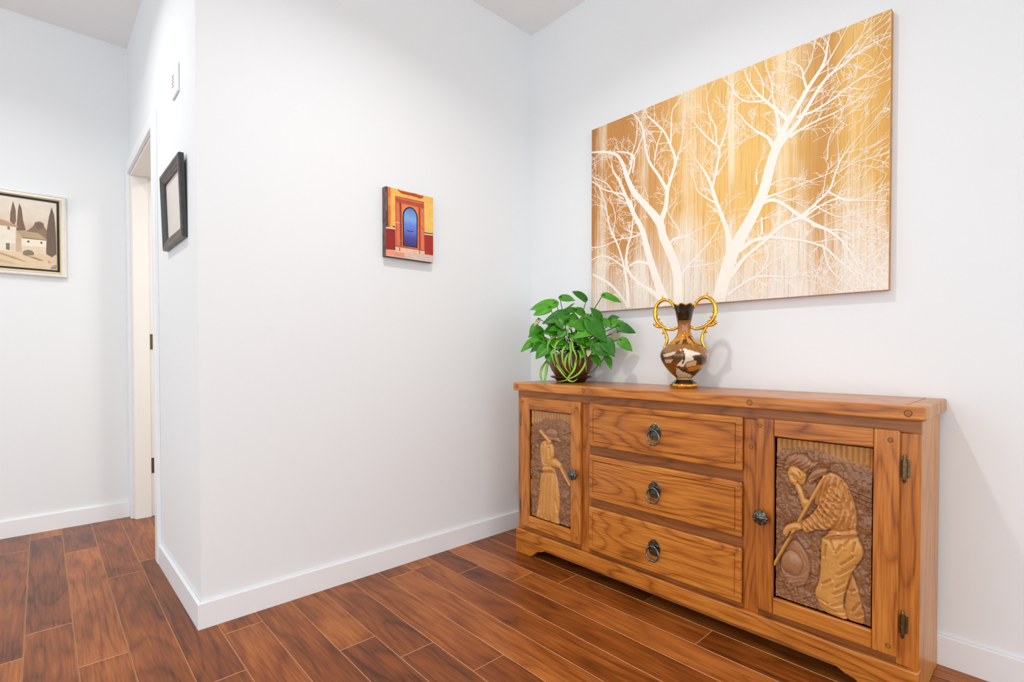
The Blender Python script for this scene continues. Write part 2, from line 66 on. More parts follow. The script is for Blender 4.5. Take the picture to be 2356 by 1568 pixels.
LAND=[[[[-2.7894,1.4086],[-2.1814,1.4936],[-2.1227,1.4983],[-1.9627,1.4935],[-1.9519,1.495],[-1.9532,1.3739],[-2.791,1.2938]],[226,202,166]],[[[-2.0865,1.6044],[-2.0738,1.6153],[-2.0557,1.6376],[-2.0477,1.6601],[-2.0296,1.6675],[-2.014,1.6589],[-2.0121,1.6415],[-2.0039,1.6251],[-1.9966,1.5693],[-2.0562,1.5848]],[140,116,94]],[[[-2.0504,1.6526],[-2.04,1.6579],[-2.0193,1.6545],[-2.0169,1.6301],[-2.0404,1.6226]],[124,100,80]],[[[-2.131,1.7561],[-2.1263,1.7357],[-2.1214,1.7091],[-2.1205,1.6541],[-2.1275,1.6304],[-2.1432,1.6483],[-2.1418,1.6915],[-2.1355,1.7304]],[128,102,82]],[[[-2.1075,1.7488],[-2.0991,1.7238],[-2.0935,1.6589],[-2.084,1.6101],[-2.1203,1.6041],[-2.1153,1.6757],[-2.1124,1.7178]],[126,100,80]],[[[-1.9819,1.7528],[-1.9725,1.7128],[-1.969,1.6668],[-1.967,1.5954],[-1.9653,1.5022],[-1.9829,1.4812],[-2.0052,1.4961],[-2.0075,1.5357],[-2.0026,1.6254],[-1.9931,1.6982]],[112,92,78]],[[[-2.3852,1.581],[-2.18,1.6203],[-2.1209,1.6212],[-2.1238,1.493],[-2.1814,1.4936],[-2.3866,1.4617]],[240,230,212]],[[[-2.3849,1.6068],[-2.2963,1.6358],[-2.1796,1.6537],[-2.1651,1.6502],[-2.1119,1.6279],[-2.1139,1.6214],[-2.1799,1.6224],[-2.3852,1.5778]],[190,158,122]],[[[-2.1596,1.5332],[-2.1455,1.5347],[-2.1459,1.4979],[-2.1595,1.4994]],[128,114,98]],[[[-2.1533,1.6208],[-2.144,1.6197],[-2.1437,1.6039],[-2.153,1.6051]],[150,122,94]],[[[-2.1445,1.5331],[-2.1223,1.5364],[-2.1238,1.493],[-2.1449,1.4966]],[226,208,182]],[[[-2.1205,1.5902],[-2.099,1.5729],[-2.0998,1.4963],[-2.1237,1.494]],[206,180,150]],[[[-2.1015,1.57],[-2.0039,1.5711],[-2.0074,1.4923],[-2.047,1.4905],[-2.1003,1.4973]],[240,230,210]],[[[-2.0999,1.5293],[-2.0062,1.5323],[-2.0074,1.4923],[-2.047,1.4905],[-2.1003,1.4973]],[228,208,180]],[[[-2.1195,1.6059],[-2.0991,1.6058],[-2.0375,1.6047],[-2.0013,1.5736],[-2.0045,1.5688],[-2.0995,1.5703]],[186,160,126]],[[[-2.0995,1.5724],[-2.0034,1.5719],[-2.004,1.5682],[-2.0995,1.5676]],[120,94,70]],[[[-2.0796,1.548],[-2.079,1.5561],[-2.0749,1.5602],[-2.0708,1.5559],[-2.0704,1.5483]],[104,78,56]],[[[-2.0295,1.5502],[-2.0287,1.5574],[-2.0245,1.5608],[-2.0208,1.5571],[-2.0214,1.5492]],[104,78,56]],[[[-2.0983,1.4913],[-2.0927,1.5025],[-2.0774,1.5098],[-2.0622,1.5074],[-2.0533,1.4956],[-2.0548,1.4838],[-2.0829,1.4766],[-2.0954,1.4805]],[140,122,102]],[[[-2.3207,1.4708],[-2.1815,1.4834],[-2.1329,1.4676],[-2.0756,1.4419],[-2.1083,1.4483],[-2.1816,1.4731],[-2.3208,1.4577]],[190,158,122]],[[[-2.0829,1.4759],[-2.0523,1.4747],[-2.0161,1.4581],[-2.0318,1.4579],[-2.0626,1.4681]],[170,134,98]],[[[-2.3211,1.4347],[-2.1819,1.4493],[-2.1011,1.4248],[-2.182,1.4356],[-2.3212,1.4215]],[214,184,146]],[[[-1.9915,1.4236],[-1.9794,1.4358],[-1.9659,1.4428],[-1.9662,1.4193],[-1.9876,1.4169]],[160,142,122]],[[[-1.999,1.4656],[-1.9938,1.4555],[-1.9846,1.4495],[-1.9978,1.4514]],[170,120,100]]]
LEAF_ROWS=[[-0.2044,-0.3772,1.2027,-0.3077,-0.3115,1.1753,0.0522],[-0.2411,-0.3709,1.18,-0.3148,-0.337,1.1452,0.0449],[-0.1763,-0.3753,1.2328,-0.1546,-0.445,1.2185,0.0386],[-0.0983,-0.4754,1.2184,-0.1662,-0.4547,1.2563,0.0418],[-0.1219,-0.5898,1.228,-0.0805,-0.6587,1.2024,0.0367],[-0.1145,-0.4754,1.1549,-0.1795,-0.4538,1.1715,0.0381],[-0.1551,-0.3964,1.1748,-0.1505,-0.4403,1.2018,0.0105],[-0.1107,-0.5755,1.1106,-0.163,-0.5572,1.1702,0.0471],[-0.1023,-0.6104,1.1177,-0.0981,-0.6615,1.1269,0.03],[-0.1166,-0.6251,1.0899,-0.0914,-0.6785,1.1067,0.0381],[-0.1149,-0.6677,1.0833,-0.0827,-0.7362,1.0583,0.0457],[-0.1179,-0.6799,1.0225,-0.1037,-0.7355,0.9774,0.0455],[-0.1599,-0.6273,1.0228,-0.152,-0.6752,0.9535,0.0572],[-0.1384,-0.6216,0.9458,-0.147,-0.6581,0.8949,0.0363],[-0.197,-0.5634,1.1157,-0.166,-0.6418,1.0191,0.0758],[-0.2046,-0.557,1.0893,-0.2782,-0.5421,1.0871,0.056],[-0.2015,-0.5879,1.0587,-0.279,-0.5514,1.0366,0.0392],[-0.2264,-0.4673,1.1426,-0.3298,-0.4171,1.1067,0.0572],[-0.1603,-0.4599,1.1671,-0.2439,-0.4289,1.154,0.0309],[-0.2761,-0.4489,1.1209,-0.279,-0.4826,1.0746,0.0401],[-0.2614,-0.2992,1.101,-0.3005,-0.2913,1.0546,0.0333],[-0.2846,-0.3602,1.0719,-0.3567,-0.3477,1.0414,0.0514],[-0.303,-0.3304,1.0259,-0.3683,-0.3064,0.9748,0.0378],[-0.2872,-0.3863,1.0166,-0.363,-0.3516,1.0243,0.0441],[-0.3192,-0.3841,1.0077,-0.379,-0.381,0.9698,0.0337],[-0.3118,-0.4186,0.9923,-0.3717,-0.4073,0.9417,0.0534],[-0.2543,-0.4158,1.0625,-0.3131,-0.4014,1.0595,0.0577],[-0.2692,-0.4563,1.0775,-0.3297,-0.4487,1.0691,0.0334],[-0.2573,-0.4812,1.067,-0.2975,-0.4728,1.0331,0.0366],[-0.2113,-0.4543,1.1305,-0.2524,-0.4635,1.0946,0.0272],[-0.1974,-0.5932,0.9868,-0.1652,-0.6613,0.9574,0.0621],[-0.19,-0.5457,0.9772,-0.2269,-0.5421,0.9375,0.0332],[-0.1684,-0.5664,0.9473,-0.1688,-0.6123,0.9049,0.0399],[-0.1269,-0.5878,1.111,-0.1307,-0.6375,1.0856,0.0434],[-0.2031,-0.5177,1.0776,-0.2003,-0.5537,1.0532,0.0401],[-0.282,-0.4183,1.0212,-0.2821,-0.4635,0.9871,0.0438],[-0.161,-0.4739,1.1251,-0.2159,-0.4583,1.1233,0.0479],[-0.1496,-0.5682,1.0408,-0.1462,-0.6189,1.0397,0.0467],[-0.3195,-0.4259,0.9572,-0.339,-0.4555,0.9212,0.0266],[-0.25,-0.4617,1.021,-0.2929,-0.4554,1.007,0.0402],[-0.1562,-0.5899,1.0203,-0.2052,-0.5952,0.9802,0.0397],[-0.2465,-0.3947,1.1113,-0.2863,-0.4038,1.0754,0.0377],[-0.2476,-0.4506,1.0077,-0.2537,-0.4914,0.9805,0.037],[-0.2125,-0.4822,1.0549,-0.2263,-0.5199,1.0137,0.037],[-0.1963,-0.5251,1.0241,-0.1924,-0.5686,0.987,0.0501],[-0.2057,-0.5027,1.0311,-0.2089,-0.5482,1.0069,0.0436],[-0.1823,-0.552,1.0139,-0.1906,-0.596,0.9966,0.0399],[-0.2441,-0.4111,1.0902,-0.2802,-0.4073,1.1026,0.0409],[-0.2267,-0.4677,1.1089,-0.2308,-0.5149,1.0866,0.0438],[-0.2896,-0.3698,1.0424,-0.332,-0.3683,1.055,0.0443],[-0.2824,-0.4187,0.9875,-0.3288,-0.4164,0.9705,0.0404],[-0.2112,-0.4272,1.1251,-0.2483,-0.4238,1.1371,0.0445],[-0.1314,-0.5707,1.0747,-0.1368,-0.6117,1.093,0.0402],[-0.1409,-0.4925,1.1251,-0.1312,-0.5365,1.1369,0.0411]]
PALE=[[-0.2508,-0.3084,1.1291,-0.2834,-0.3062,1.0946,0.0211],[-0.0568,-0.6266,1.0618,-0.0862,-0.6276,1.0175,0.0351],[-0.1937,-0.5696,0.9771,-0.2146,-0.5781,0.9475,0.0211]]
STRAND=[[[-0.257,-0.4409,1.0482],[-0.309,-0.4341,1.0238],[-0.3265,-0.4324,0.987],[-0.3125,-0.4331,0.9239]],[[-0.245,-0.4661,1.0344],[-0.2922,-0.4636,1.0136],[-0.3097,-0.4618,0.9803],[-0.2932,-0.4648,0.9142],[-0.2547,-0.4883,0.8574]],[[-0.248,-0.4777,0.9973],[-0.2832,-0.4866,0.9737],[-0.2837,-0.4872,0.9243],[-0.2645,-0.4923,0.881]],[[-0.2446,-0.4788,1.0942],[-0.2628,-0.5033,1.0727],[-0.2631,-0.4907,1.0136]],[[-0.2356,-0.4888,1.0174],[-0.2566,-0.5113,0.9738],[-0.2548,-0.5142,0.9144],[-0.2378,-0.5172,0.8777]],[[-0.2281,-0.4955,1.0341],[-0.2492,-0.5178,0.987],[-0.2375,-0.5296,0.9441],[-0.235,-0.519,0.9109]],[[-0.2169,-0.5208,0.9739],[-0.223,-0.543,0.9474],[-0.2206,-0.5327,0.8976]],[[-0.1905,-0.5462,0.934],[-0.2035,-0.5484,0.9043],[-0.2335,-0.535,0.8649],[-0.2649,-0.4928,0.838],[-0.2891,-0.4569,0.8291]],[[-0.2907,-0.4537,0.9073],[-0.2791,-0.4789,0.8711],[-0.2576,-0.4996,0.8363]],[[-0.2462,-0.4938,0.9639],[-0.2739,-0.496,0.9342],[-0.2743,-0.4965,0.8946],[-0.2501,-0.506,0.8645]],[[-0.2978,-0.4057,0.9302],[-0.3771,-0.4421,0.8889],[-0.3956,-0.46,0.8445],[-0.3843,-0.4781,0.8127]],[[-0.3076,-0.424,0.9238],[-0.3684,-0.4639,0.8892],[-0.3826,-0.4721,0.8445],[-0.3889,-0.4736,0.8207]],[[-0.3173,-0.4285,0.9272],[-0.3513,-0.4523,0.8951],[-0.3703,-0.4627,0.86],[-0.3887,-0.4667,0.8317]],[[-0.2221,-0.5167,0.9406],[-0.2454,-0.5235,0.888],[-0.26,-0.4973,0.8446],[-0.2508,-0.5197,0.8319],[-0.2337,-0.5353,0.8451]],[[-0.268,-0.4599,0.9606],[-0.2977,-0.4599,0.9539],[-0.2809,-0.4627,0.914]],[[-0.2088,-0.514,1.0074],[-0.2177,-0.547,0.987],[-0.2007,-0.5502,0.9407],[-0.1887,-0.5492,0.8741]],[[-0.2923,-0.437,0.9806],[-0.3122,-0.4463,0.9539],[-0.2933,-0.4516,0.894]],[[-0.2313,-0.507,0.9939],[-0.2694,-0.5138,0.9343],[-0.2576,-0.5125,0.8748]]]

# ------------------------------------------------------------------ helpers
def lin(c):
    c = c / 255.0
    return c / 12.92 if c <= 0.04045 else ((c + 0.055) / 1.055) ** 2.4
def S(r, g, b):
    return (lin(r), lin(g), lin(b), 1.0)

def new_mat(name):
    m = bpy.data.materials.new(name); m.use_nodes = True
    nt = m.node_tree
    return m, nt, nt.nodes['Principled BSDF']
def N(nt, t, **kw):
    n = nt.nodes.new(t)
    for k, v in kw.items(): setattr(n, k, v)
    return n
def setin(node, **kw):
    for k, v in kw.items(): node.inputs[k].default_value = v
def ramp(nt, stops, interp='LINEAR'):
    r = N(nt, 'ShaderNodeValToRGB'); cr = r.color_ramp; cr.interpolation = interp
    while len(cr.elements) < len(stops): cr.elements.new(0.5)
    for e, (p, c) in zip(cr.elements, stops):
        e.position = p; e.color = c
    return r
def plain(name, color, rough=0.5, metal=0.0, noise=0.0, nscale=40.0, bump=0.0, spec=0.5, coat=0.0):
    m, nt, b = new_mat(name)
    b.inputs['Base Color'].default_value = color
    b.inputs['Roughness'].default_value = rough
    b.inputs['Metallic'].default_value = metal
    b.inputs['Specular IOR Level'].default_value = spec
    b.inputs['Coat Weight'].default_value = coat
    if noise or bump:
        tc = N(nt, 'ShaderNodeTexCoord'); n = N(nt, 'ShaderNodeTexNoise')
        n.inputs['Scale'].default_value = nscale; n.inputs['Detail'].default_value = 4
        nt.links.new(tc.outputs['Object'], n.inputs['Vector'])
        if noise:
            d = tuple(x * (1 - noise) for x in color[:3]) + (1,)
            l = tuple(min(1, x * (1 + noise)) for x in color[:3]) + (1,)
            r = ramp(nt, [(0.3, d), (0.7, l)])
            nt.links.new(n.outputs['Fac'], r.inputs['Fac'])
            nt.links.new(r.outputs['Color'], b.inputs['Base Color'])
        if bump:
            bp = N(nt, 'ShaderNodeBump'); bp.inputs['Strength'].default_value = bump
            bp.inputs['Distance'].default_value = 0.002
            nt.links.new(n.outputs['Fac'], bp.inputs['Height'])
            nt.links.new(bp.outputs['Normal'], b.inputs['Normal'])
    return m

def wood(name, axis, dark, mid, light, rough=0.35, scale=1.0, figure=1.0, vary=0.25, coat=0.0, bump=0.15, blotch=0.3, spec=0.5, figs=22.0):
    """procedural timber; grain runs along axis"""
    m, nt, b = new_mat(name)
    L = nt.links.new
    tc = N(nt, 'ShaderNodeTexCoord'); oi = N(nt, 'ShaderNodeObjectInfo')
    rnd = N(nt, 'ShaderNodeVectorMath', operation='SCALE')
    comb = N(nt, 'ShaderNodeCombineXYZ')
    comb.inputs[0].default_value = 13.1; comb.inputs[1].default_value = 7.7; comb.inputs[2].default_value = 17.3
    L(comb.outputs[0], rnd.inputs[0]); L(oi.outputs['Random'], rnd.inputs['Scale'])
    add = N(nt, 'ShaderNodeVectorMath', operation='ADD')
    L(tc.outputs['Object'], add.inputs[0]); L(rnd.outputs[0], add.inputs[1])
    i = 'XYZ'.index(axis)
    def mapped(s, along):
        mp = N(nt, 'ShaderNodeMapping'); v = [s, s, s]; v[i] = along
        mp.inputs['Scale'].default_value = v
        L(add.outputs[0], mp.inputs['Vector']); return mp
    # broad figure: contour lines of a stretched noise give cathedral grain
    n1 = N(nt, 'ShaderNodeTexNoise'); setin(n1, Scale=1.0, Detail=2.0, Roughness=0.45)
    L(mapped(5.5 * scale, 1.0 * scale).outputs[0], n1.inputs['Vector'])
    mul = N(nt, 'ShaderNodeMath', operation='MULTIPLY'); mul.inputs[1].default_value = figs
    L(n1.outputs['Fac'], mul.inputs[0])
    fr = N(nt, 'ShaderNodeMath', operation='PINGPONG'); fr.inputs[1].default_value = 1.0
    L(mul.outputs[0], fr.inputs[0])
    # pores
    n2 = N(nt, 'ShaderNodeTexNoise'); setin(n2, Scale=1.0, Detail=3.0, Roughness=0.65)
    L(mapped(160 * scale, 7.0 * scale).outputs[0], n2.inputs['Vector'])
    # blotches
    n3 = N(nt, 'ShaderNodeTexNoise'); setin(n3, Scale=1.0, Detail=3.0, Roughness=0.5)
    L(mapped(9 * scale, 3.0 * scale).outputs[0], n3.inputs['Vector'])
    m1 = N(nt, 'ShaderNodeMath', operation='MULTIPLY'); m1.inputs[1].default_value = -0.34 * figure
    pw = N(nt, 'ShaderNodeMath', operation='POWER'); pw.inputs[1].default_value = 3.0
    L(fr.outputs[0], pw.inputs[0]); L(pw.outputs[0], m1.inputs[0])
    m2 = N(nt, 'ShaderNodeMath', operation='MULTIPLY_ADD'); m2.inputs[1].default_value = 0.62
    L(n2.outputs['Fac'], m2.inputs[0]); L(m1.outputs[0], m2.inputs[2])
    m3 = N(nt, 'ShaderNodeMath', operation='MULTIPLY_ADD'); m3.inputs[1].default_value = blotch
    L(n3.outputs['Fac'], m3.inputs[0]); L(m2.outputs[0], m3.inputs[2])
    m4 = N(nt, 'ShaderNodeMath', operation='MULTIPLY_ADD'); m4.inputs[1].default_value = vary
    L(oi.outputs['Random'], m4.inputs[0]); L(m3.outputs[0], m4.inputs[2])
    c0 = 0.31 + blotch * 0.5 - 0.085 * figure + vary * 0.5
    sub = N(nt, 'ShaderNodeMath', operation='SUBTRACT'); sub.inputs[1].default_value = c0 - 0.5
    L(m4.outputs[0], sub.inputs[0])
    r = ramp(nt, [(0.22, dark), (0.5, mid), (0.78, light)])
    L(sub.outputs[0], r.inputs['Fac']); L(r.outputs['Color'], b.inputs['Base Color'])
    setin(b, Roughness=rough); b.inputs['Coat Weight'].default_value = coat; b.inputs['Specular IOR Level'].default_value = spec
    b.inputs['Coat Roughness'].default_value = 0.15
    bp = N(nt, 'ShaderNodeBump'); bp.inputs['Strength'].default_value = bump; bp.inputs['Distance'].default_value = 0.001
    L(n2.outputs['Fac'], bp.inputs['Height']); L(bp.outputs['Normal'], b.inputs['Normal'])
    return m

def vcol(name, rough=0.5, metal_attr=False, nz=0.1, nscale=60, bump=0.0, coat=0.0):
    """colour from the mesh's own colour attribute, gently broken up by noise"""
    m, nt, b = new_mat(name); L = nt.links.new
    at = N(nt, 'ShaderNodeAttribute', attribute_name='Col')
    tc = N(nt, 'ShaderNodeTexCoord'); n = N(nt, 'ShaderNodeTexNoise'); setin(n, Scale=nscale, Detail=5.0)
    L(tc.outputs['Object'], n.inputs['Vector'])
    r = ramp(nt, [(0.3, (1 - nz,) * 3 + (1,)), (0.7, (1 + nz,) * 3 + (1,))])
    L(n.outputs['Fac'], r.inputs['Fac'])
    mx = N(nt, 'ShaderNodeMix', data_type='RGBA', blend_type='MULTIPLY'); mx.inputs[0].default_value = 1.0
    L(at.outputs['Color'], mx.inputs[6]); L(r.outputs['Color'], mx.inputs[7])
    L(mx.outputs[2], b.inputs['Base Color'])
    setin(b, Roughness=rough); b.inputs['Coat Weight'].default_value = coat
    if metal_attr: L(at.outputs['Alpha'], b.inputs['Metallic'])
    if bump:
        bp = N(nt, 'ShaderNodeBump'); bp.inputs['Strength'].default_value = bump; bp.inputs['Distance'].default_value = 0.001
        L(n.outputs['Fac'], bp.inputs['Height']); L(bp.outputs['Normal'], b.inputs['Normal'])
    return m

# ---- objects
def tag(o, label, cat, group=None):
    o['label'] = label; o['category'] = cat
    if group: o['group'] = group
    return o
def thing(name, loc, label, cat, group=None):
    o = bpy.data.objects.new(name, None); COL.objects.link(o)
    o.location = loc; o.empty_display_size = 0.1
    return tag(o, label, cat, group)
def wloc(o):
    v = Vector((0, 0, 0))
    while o is not None:
        v += o.location; o = o.parent
    return v
def link(name, me, mats, parent=None, origin=None, smooth=False):
    """me holds world coordinates; they are made relative to origin"""
    o = bpy.data.objects.new(name, me); COL.objects.link(o)
    if not isinstance(mats, (list, tuple)): mats = [mats]
    for m in mats: me.materials.append(m)
    pl = wloc(parent) if parent else Vector((0, 0, 0))
    og = Vector(origin) if origin is not None else pl
    me.transform(Matrix.Translation(-og))
    if parent:
        o.parent = parent; o.location = og - pl
    else:
        o.location = og
    if smooth:
        me.polygons.foreach_set('use_smooth', [True] * len(me.polygons))
    return o
def from_bm(name, bm, mats, parent=None, origin=None, smooth=False):
    bmesh.ops.recalc_face_normals(bm, faces=bm.faces[:])
    me = bpy.data.meshes.new(name); bm.to_mesh(me); bm.free()
    return link(name, me, mats, parent, origin, smooth)
def from_data(name, v, f, mats, parent=None, origin=None, smooth=False):
    me = bpy.data.meshes.new(name); me.from_pydata([tuple(p) for p in v], [], f); me.update()
    return link(name, me, mats, parent, origin, smooth)
def merge(bm, b2):
    me = bpy.data.meshes.new('tmp'); b2.to_mesh(me); b2.free(); bm.from_mesh(me); bpy.data.meshes.remove(me)
def add_box(bm, lo, hi, bev=0.0, seg=2):
    b = bmesh.new()
    lo = Vector(lo); hi = Vector(hi)
    lo, hi = Vector(map(min, lo, hi)), Vector(map(max, lo, hi))
    vs = [b.verts.new((x, y, z)) for x in (lo.x, hi.x) for y in (lo.y, hi.y) for z in (lo.z, hi.z)]
    for f in ((0, 1, 3, 2), (4, 6, 7, 5), (0, 4, 5, 1), (2, 3, 7, 6), (0, 2, 6, 4), (1, 5, 7, 3)):
        b.faces.new([vs[i] for i in f])
    if bev: bmesh.ops.bevel(b, geom=b.edges[:], offset=bev, segments=seg, profile=0.5, affect='EDGES')
    merge(bm, b)
def box(name, lo, hi, mat, parent=None, bev=0.0, seg=2, origin=None):
    bm = bmesh.new(); add_box(bm, lo, hi, bev, seg); return from_bm(name, bm, mat, parent, origin)
def add_prism(bm, poly, axis, a, b_, bev=0.0):
    """poly: 2-D points in the two other axes (in xyz order), extruded along axis"""
    b = bmesh.new()
    def P(q, t):
        q = list(q); q.insert('xyz'.index(axis), t); return b.verts.new(q)
    A = [P(q, a) for q in poly]; B = [P(q, b_) for q in poly]
    n = len(poly)
    b.faces.new(A); b.faces.new(B[::-1])
    for i in range(n): b.faces.new([A[i], B[i], B[(i + 1) % n], A[(i + 1) % n]])
    if bev:
        bmesh.ops.bevel(b, geom=b.edges[:], offset=bev, segments=1, affect='EDGES')
    bmesh.ops.recalc_face_normals(b, faces=b.faces[:])
    merge(bm, b)
def prism(name, poly, axis, a, b_, mat, parent=None, bev=0.0):
    bm = bmesh.new(); add_prism(bm, poly, axis, a, b_, bev); return from_bm(name, bm, mat, parent)
def smooth_path(pts, sub=6):
    P = [np.array(p, float) for p in pts]
    if len(P) < 3:
        return [P[0] + (P[1] - P[0]) * t for t in np.linspace(0, 1, sub + 1)]
    P = [2 * P[0] - P[1]] + P + [2 * P[-1] - P[-2]]
    out = []
    for i in range(1, len(P) - 2):
        for k in range(sub):
            t = k / sub
            a, b, c, d = P[i - 1], P[i], P[i + 1], P[i + 2]
            out.append(0.5 * (2 * b + (c - a) * t + (2 * a - 5 * b + 4 * c - d) * t * t + (3 * b - a - 3 * c + d) * t ** 3))
    out.append(P[-2]); return out
def add_tube(bm, pts, rad, n=8, cap=True):
    P = [Vector(p) for p in pts]
    R = rad if isinstance(rad, (list, tuple)) else [rad] * len(P)
    prev = None; rings = []
    for i, p in enumerate(P):
        t = (P[min(i + 1, len(P) - 1)] - P[max(i - 1, 0)]).normalized()
        if prev is None:
            u = t.orthogonal().normalized()
        else:
            u = (prev - t * prev.dot(t)).normalized()
        prev = u; w = t.cross(u)
        rings.append([bm.verts.new(p + (u * math.cos(2 * math.pi * k / n) + w * math.sin(2 * math.pi * k / n)) * R[i]) for k in range(n)])
    for a, b in zip(rings, rings[1:]):
        for k in range(n): bm.faces.new([a[k], a[(k + 1) % n], b[(k + 1) % n], b[k]])
    if cap:
        bm.faces.new(rings[0][::-1]); bm.faces.new(rings[-1])
def add_lathe(bm, prof, center, axis=(0, 0, 1), n=32, wob=None):
    """prof: (radius, height) pairs along axis"""
    ax = Vector(axis).normalized(); u = ax.orthogonal().normalized(); w = ax.cross(u); c = Vector(center)
    rings = []
    for r, h in prof:
        ring = []
        for k in range(n):
            a = 2 * math.pi * k / n
            rr = r * (wob(a, h) if wob else 1.0)
            ring.append(bm.verts.new(c + ax * h + (u * math.cos(a) + w * math.sin(a)) * max(rr, 1e-4)))
        rings.append(ring)
    for a, b in zip(rings, rings[1:]):
        for k in range(n): bm.faces.new([a[k], a[(k + 1) % n], b[(k + 1) % n], b[k]])
    bm.faces.new(rings[0][::-1]); bm.faces.new(rings[-1])
def add_ball(bm, c, r, seg=10):
    bmesh.ops.create_uvsphere(bm, u_segments=seg, v_segments=max(5, seg // 2), radius=r, matrix=Matrix.Translation(c))
def set_cols(me, cols):
    """per-vertex colours -> attribute Col"""
    at = me.color_attributes.new('Col', 'FLOAT_COLOR', 'POINT')
    at.data.foreach_set('color', np.asarray(cols, dtype=np.float32).ravel())

# ------------------------------------------------------------------ materials
WALL = plain('wall_paint', S(237, 241, 243), 0.6, spec=0.25)
CEIL = plain('ceiling_paint', S(250, 250, 250), 0.7, spec=0.2)
TRIM = plain('trim_paint', S(242, 245, 247), 0.36)
DOORW = plain('door_enamel', S(246, 243, 238), 0.35)
EDGE_HI = plain('plank_edge_highlight', S(214, 156, 110), 0.55, noise=0.15, nscale=60)  # bevel highlight along the plank seams, painted as a lighter edge colour
SUB = plain('subfloor', S(60, 34, 22), 0.8, noise=0.1)
FLOORW = wood('floor_plank', 'Y', S(78, 36, 12), S(137, 71, 24), S(184, 110, 50), 0.30, 0.9, 0.40, 0.30, bump=0.06, blotch=0.60, spec=0.3)
OAK_H = wood('oak_horizontal', 'Y', S(118, 58, 12), S(188, 110, 34), S(222, 150, 66), 0.34, 1.0, 0.62, 0.12, coat=0.2, figs=38)
OAK_V = wood('oak_upright', 'Z', S(112, 54, 10), S(182, 104, 32), S(216, 142, 60), 0.34, 1.0, 0.55, 0.12, coat=0.2, figs=34)
OAK_D = wood('oak_deep', 'Y', S(98, 52, 16), S(146, 84, 32), S(178, 112, 50), 0.4, 1.0, 0.5, 0.10, coat=0.15, figs=34)
OAK_S = wood('oak_side', 'Z', S(146, 86, 34), S(194, 128, 60), S(218, 158, 90), 0.38, 0.7, 0.4, 0.05, coat=0.12)
PEG = plain('peg_wood', S(172, 102, 38), 0.4, noise=0.2, nscale=300)
PEGR = plain('peg_ring', S(104, 56, 20), 0.5)
DARKIN = plain('cabinet_inside', S(52, 30, 16), 0.7, noise=0.15, nscale=30)
CARVE = vcol('carved_stain', 0.36, nz=0.10, nscale=110, bump=0.35, coat=0.25)
PEWTER = plain('pewter', S(104, 106, 100), 0.28, 1.0, noise=0.5, nscale=180, bump=0.4)
PEWTER2 = plain('pewter_ring', S(122, 124, 118), 0.25, 1.0, noise=0.4, nscale=160)
BRASS = plain('old_brass', S(120, 104, 76), 0.35, 1.0, noise=0.3, nscale=120)
GOLD = plain('gold_glaze', S(238, 182, 72), 0.14, 1.0, noise=0.06, nscale=60)
VASE = vcol('vase_glaze', 0.12, nz=0.10, nscale=90, coat=0.6)
LEAF = None

# ------------------------------------------------------------------ the setting
H = 2.739; LD = 1.694; BH = 0.092
def XC(y): return -1.6315 - 0.0083 * y
def struct(o): o['kind'] = 'structure'; return o

# floor
X0, PW = -2.0855, 0.12486
floor = struct(box('floor', (-5.2, -5.2, -0.05), (1.4, 1.8, -0.006), SUB))
JOINT = {-1: 1.394, 0: .356, 1: -.002, 2: .72, 3: -.361, 4: -.099, 5: .35, 6: -.461, 7: -.626, 8: -.838, 9: -.10, 10: -1.30, 11: -.262, 12: -.473, 13: -.62, 14: -.95, 15: -.35, 16: -.75}
def plank(x0, x1, y0, y1):
    g = 0.0005; c = 0.0011; d = 0.0009
    x0 += g; x1 -= g; y0 += g; y1 -= g
    v = [(x0, y0, -.006), (x1, y0, -.006), (x1, y1, -.006), (x0, y1, -.006),
         (x0, y0, -d), (x1, y0, -d), (x1, y1, -d), (x0, y1, -d),
         (x0 + c, y0 + c, 0), (x1 - c, y0 + c, 0), (x1 - c, y1 - c, 0), (x0 + c, y1 - c, 0)]
    f = [(3, 2, 1, 0), (8, 9, 10, 11)]
    for a in (0, 4):
        for i in range(4): f.append((a + i, a + (i + 1) % 4, a + 4 + (i + 1) % 4, a + 4 + i))
    o = from_data('plank', v, f, [FLOORW, EDGE_HI], floor, (x0, y0, 0))
    for i in range(6, 10): o.data.polygons[i].material_index = 1  # bevel faces take the painted highlight
for k in range(-13, 17):
    xa = X0 + k * PW; xb = min(xa + PW, -0.0005)
    j = JOINT.get(k, ((k * 0.437) % 1.21) - 0.6)
    cuts = [j + 1.21 * i for i in range(-5, 6)]
    if k == 13: cuts += [-1.226]; cuts = [c for c in cuts if abs(c + 1.83) > .1 ]
    lim_lo, lim_hi = -3.4, LD - 0.001
    cuts = sorted(c for c in cuts if lim_lo + .1 < c < lim_hi - .05)
    e = [lim_lo] + cuts + [lim_hi]
    for a, b in zip(e, e[1:]): plank(xa, xb, a, b)

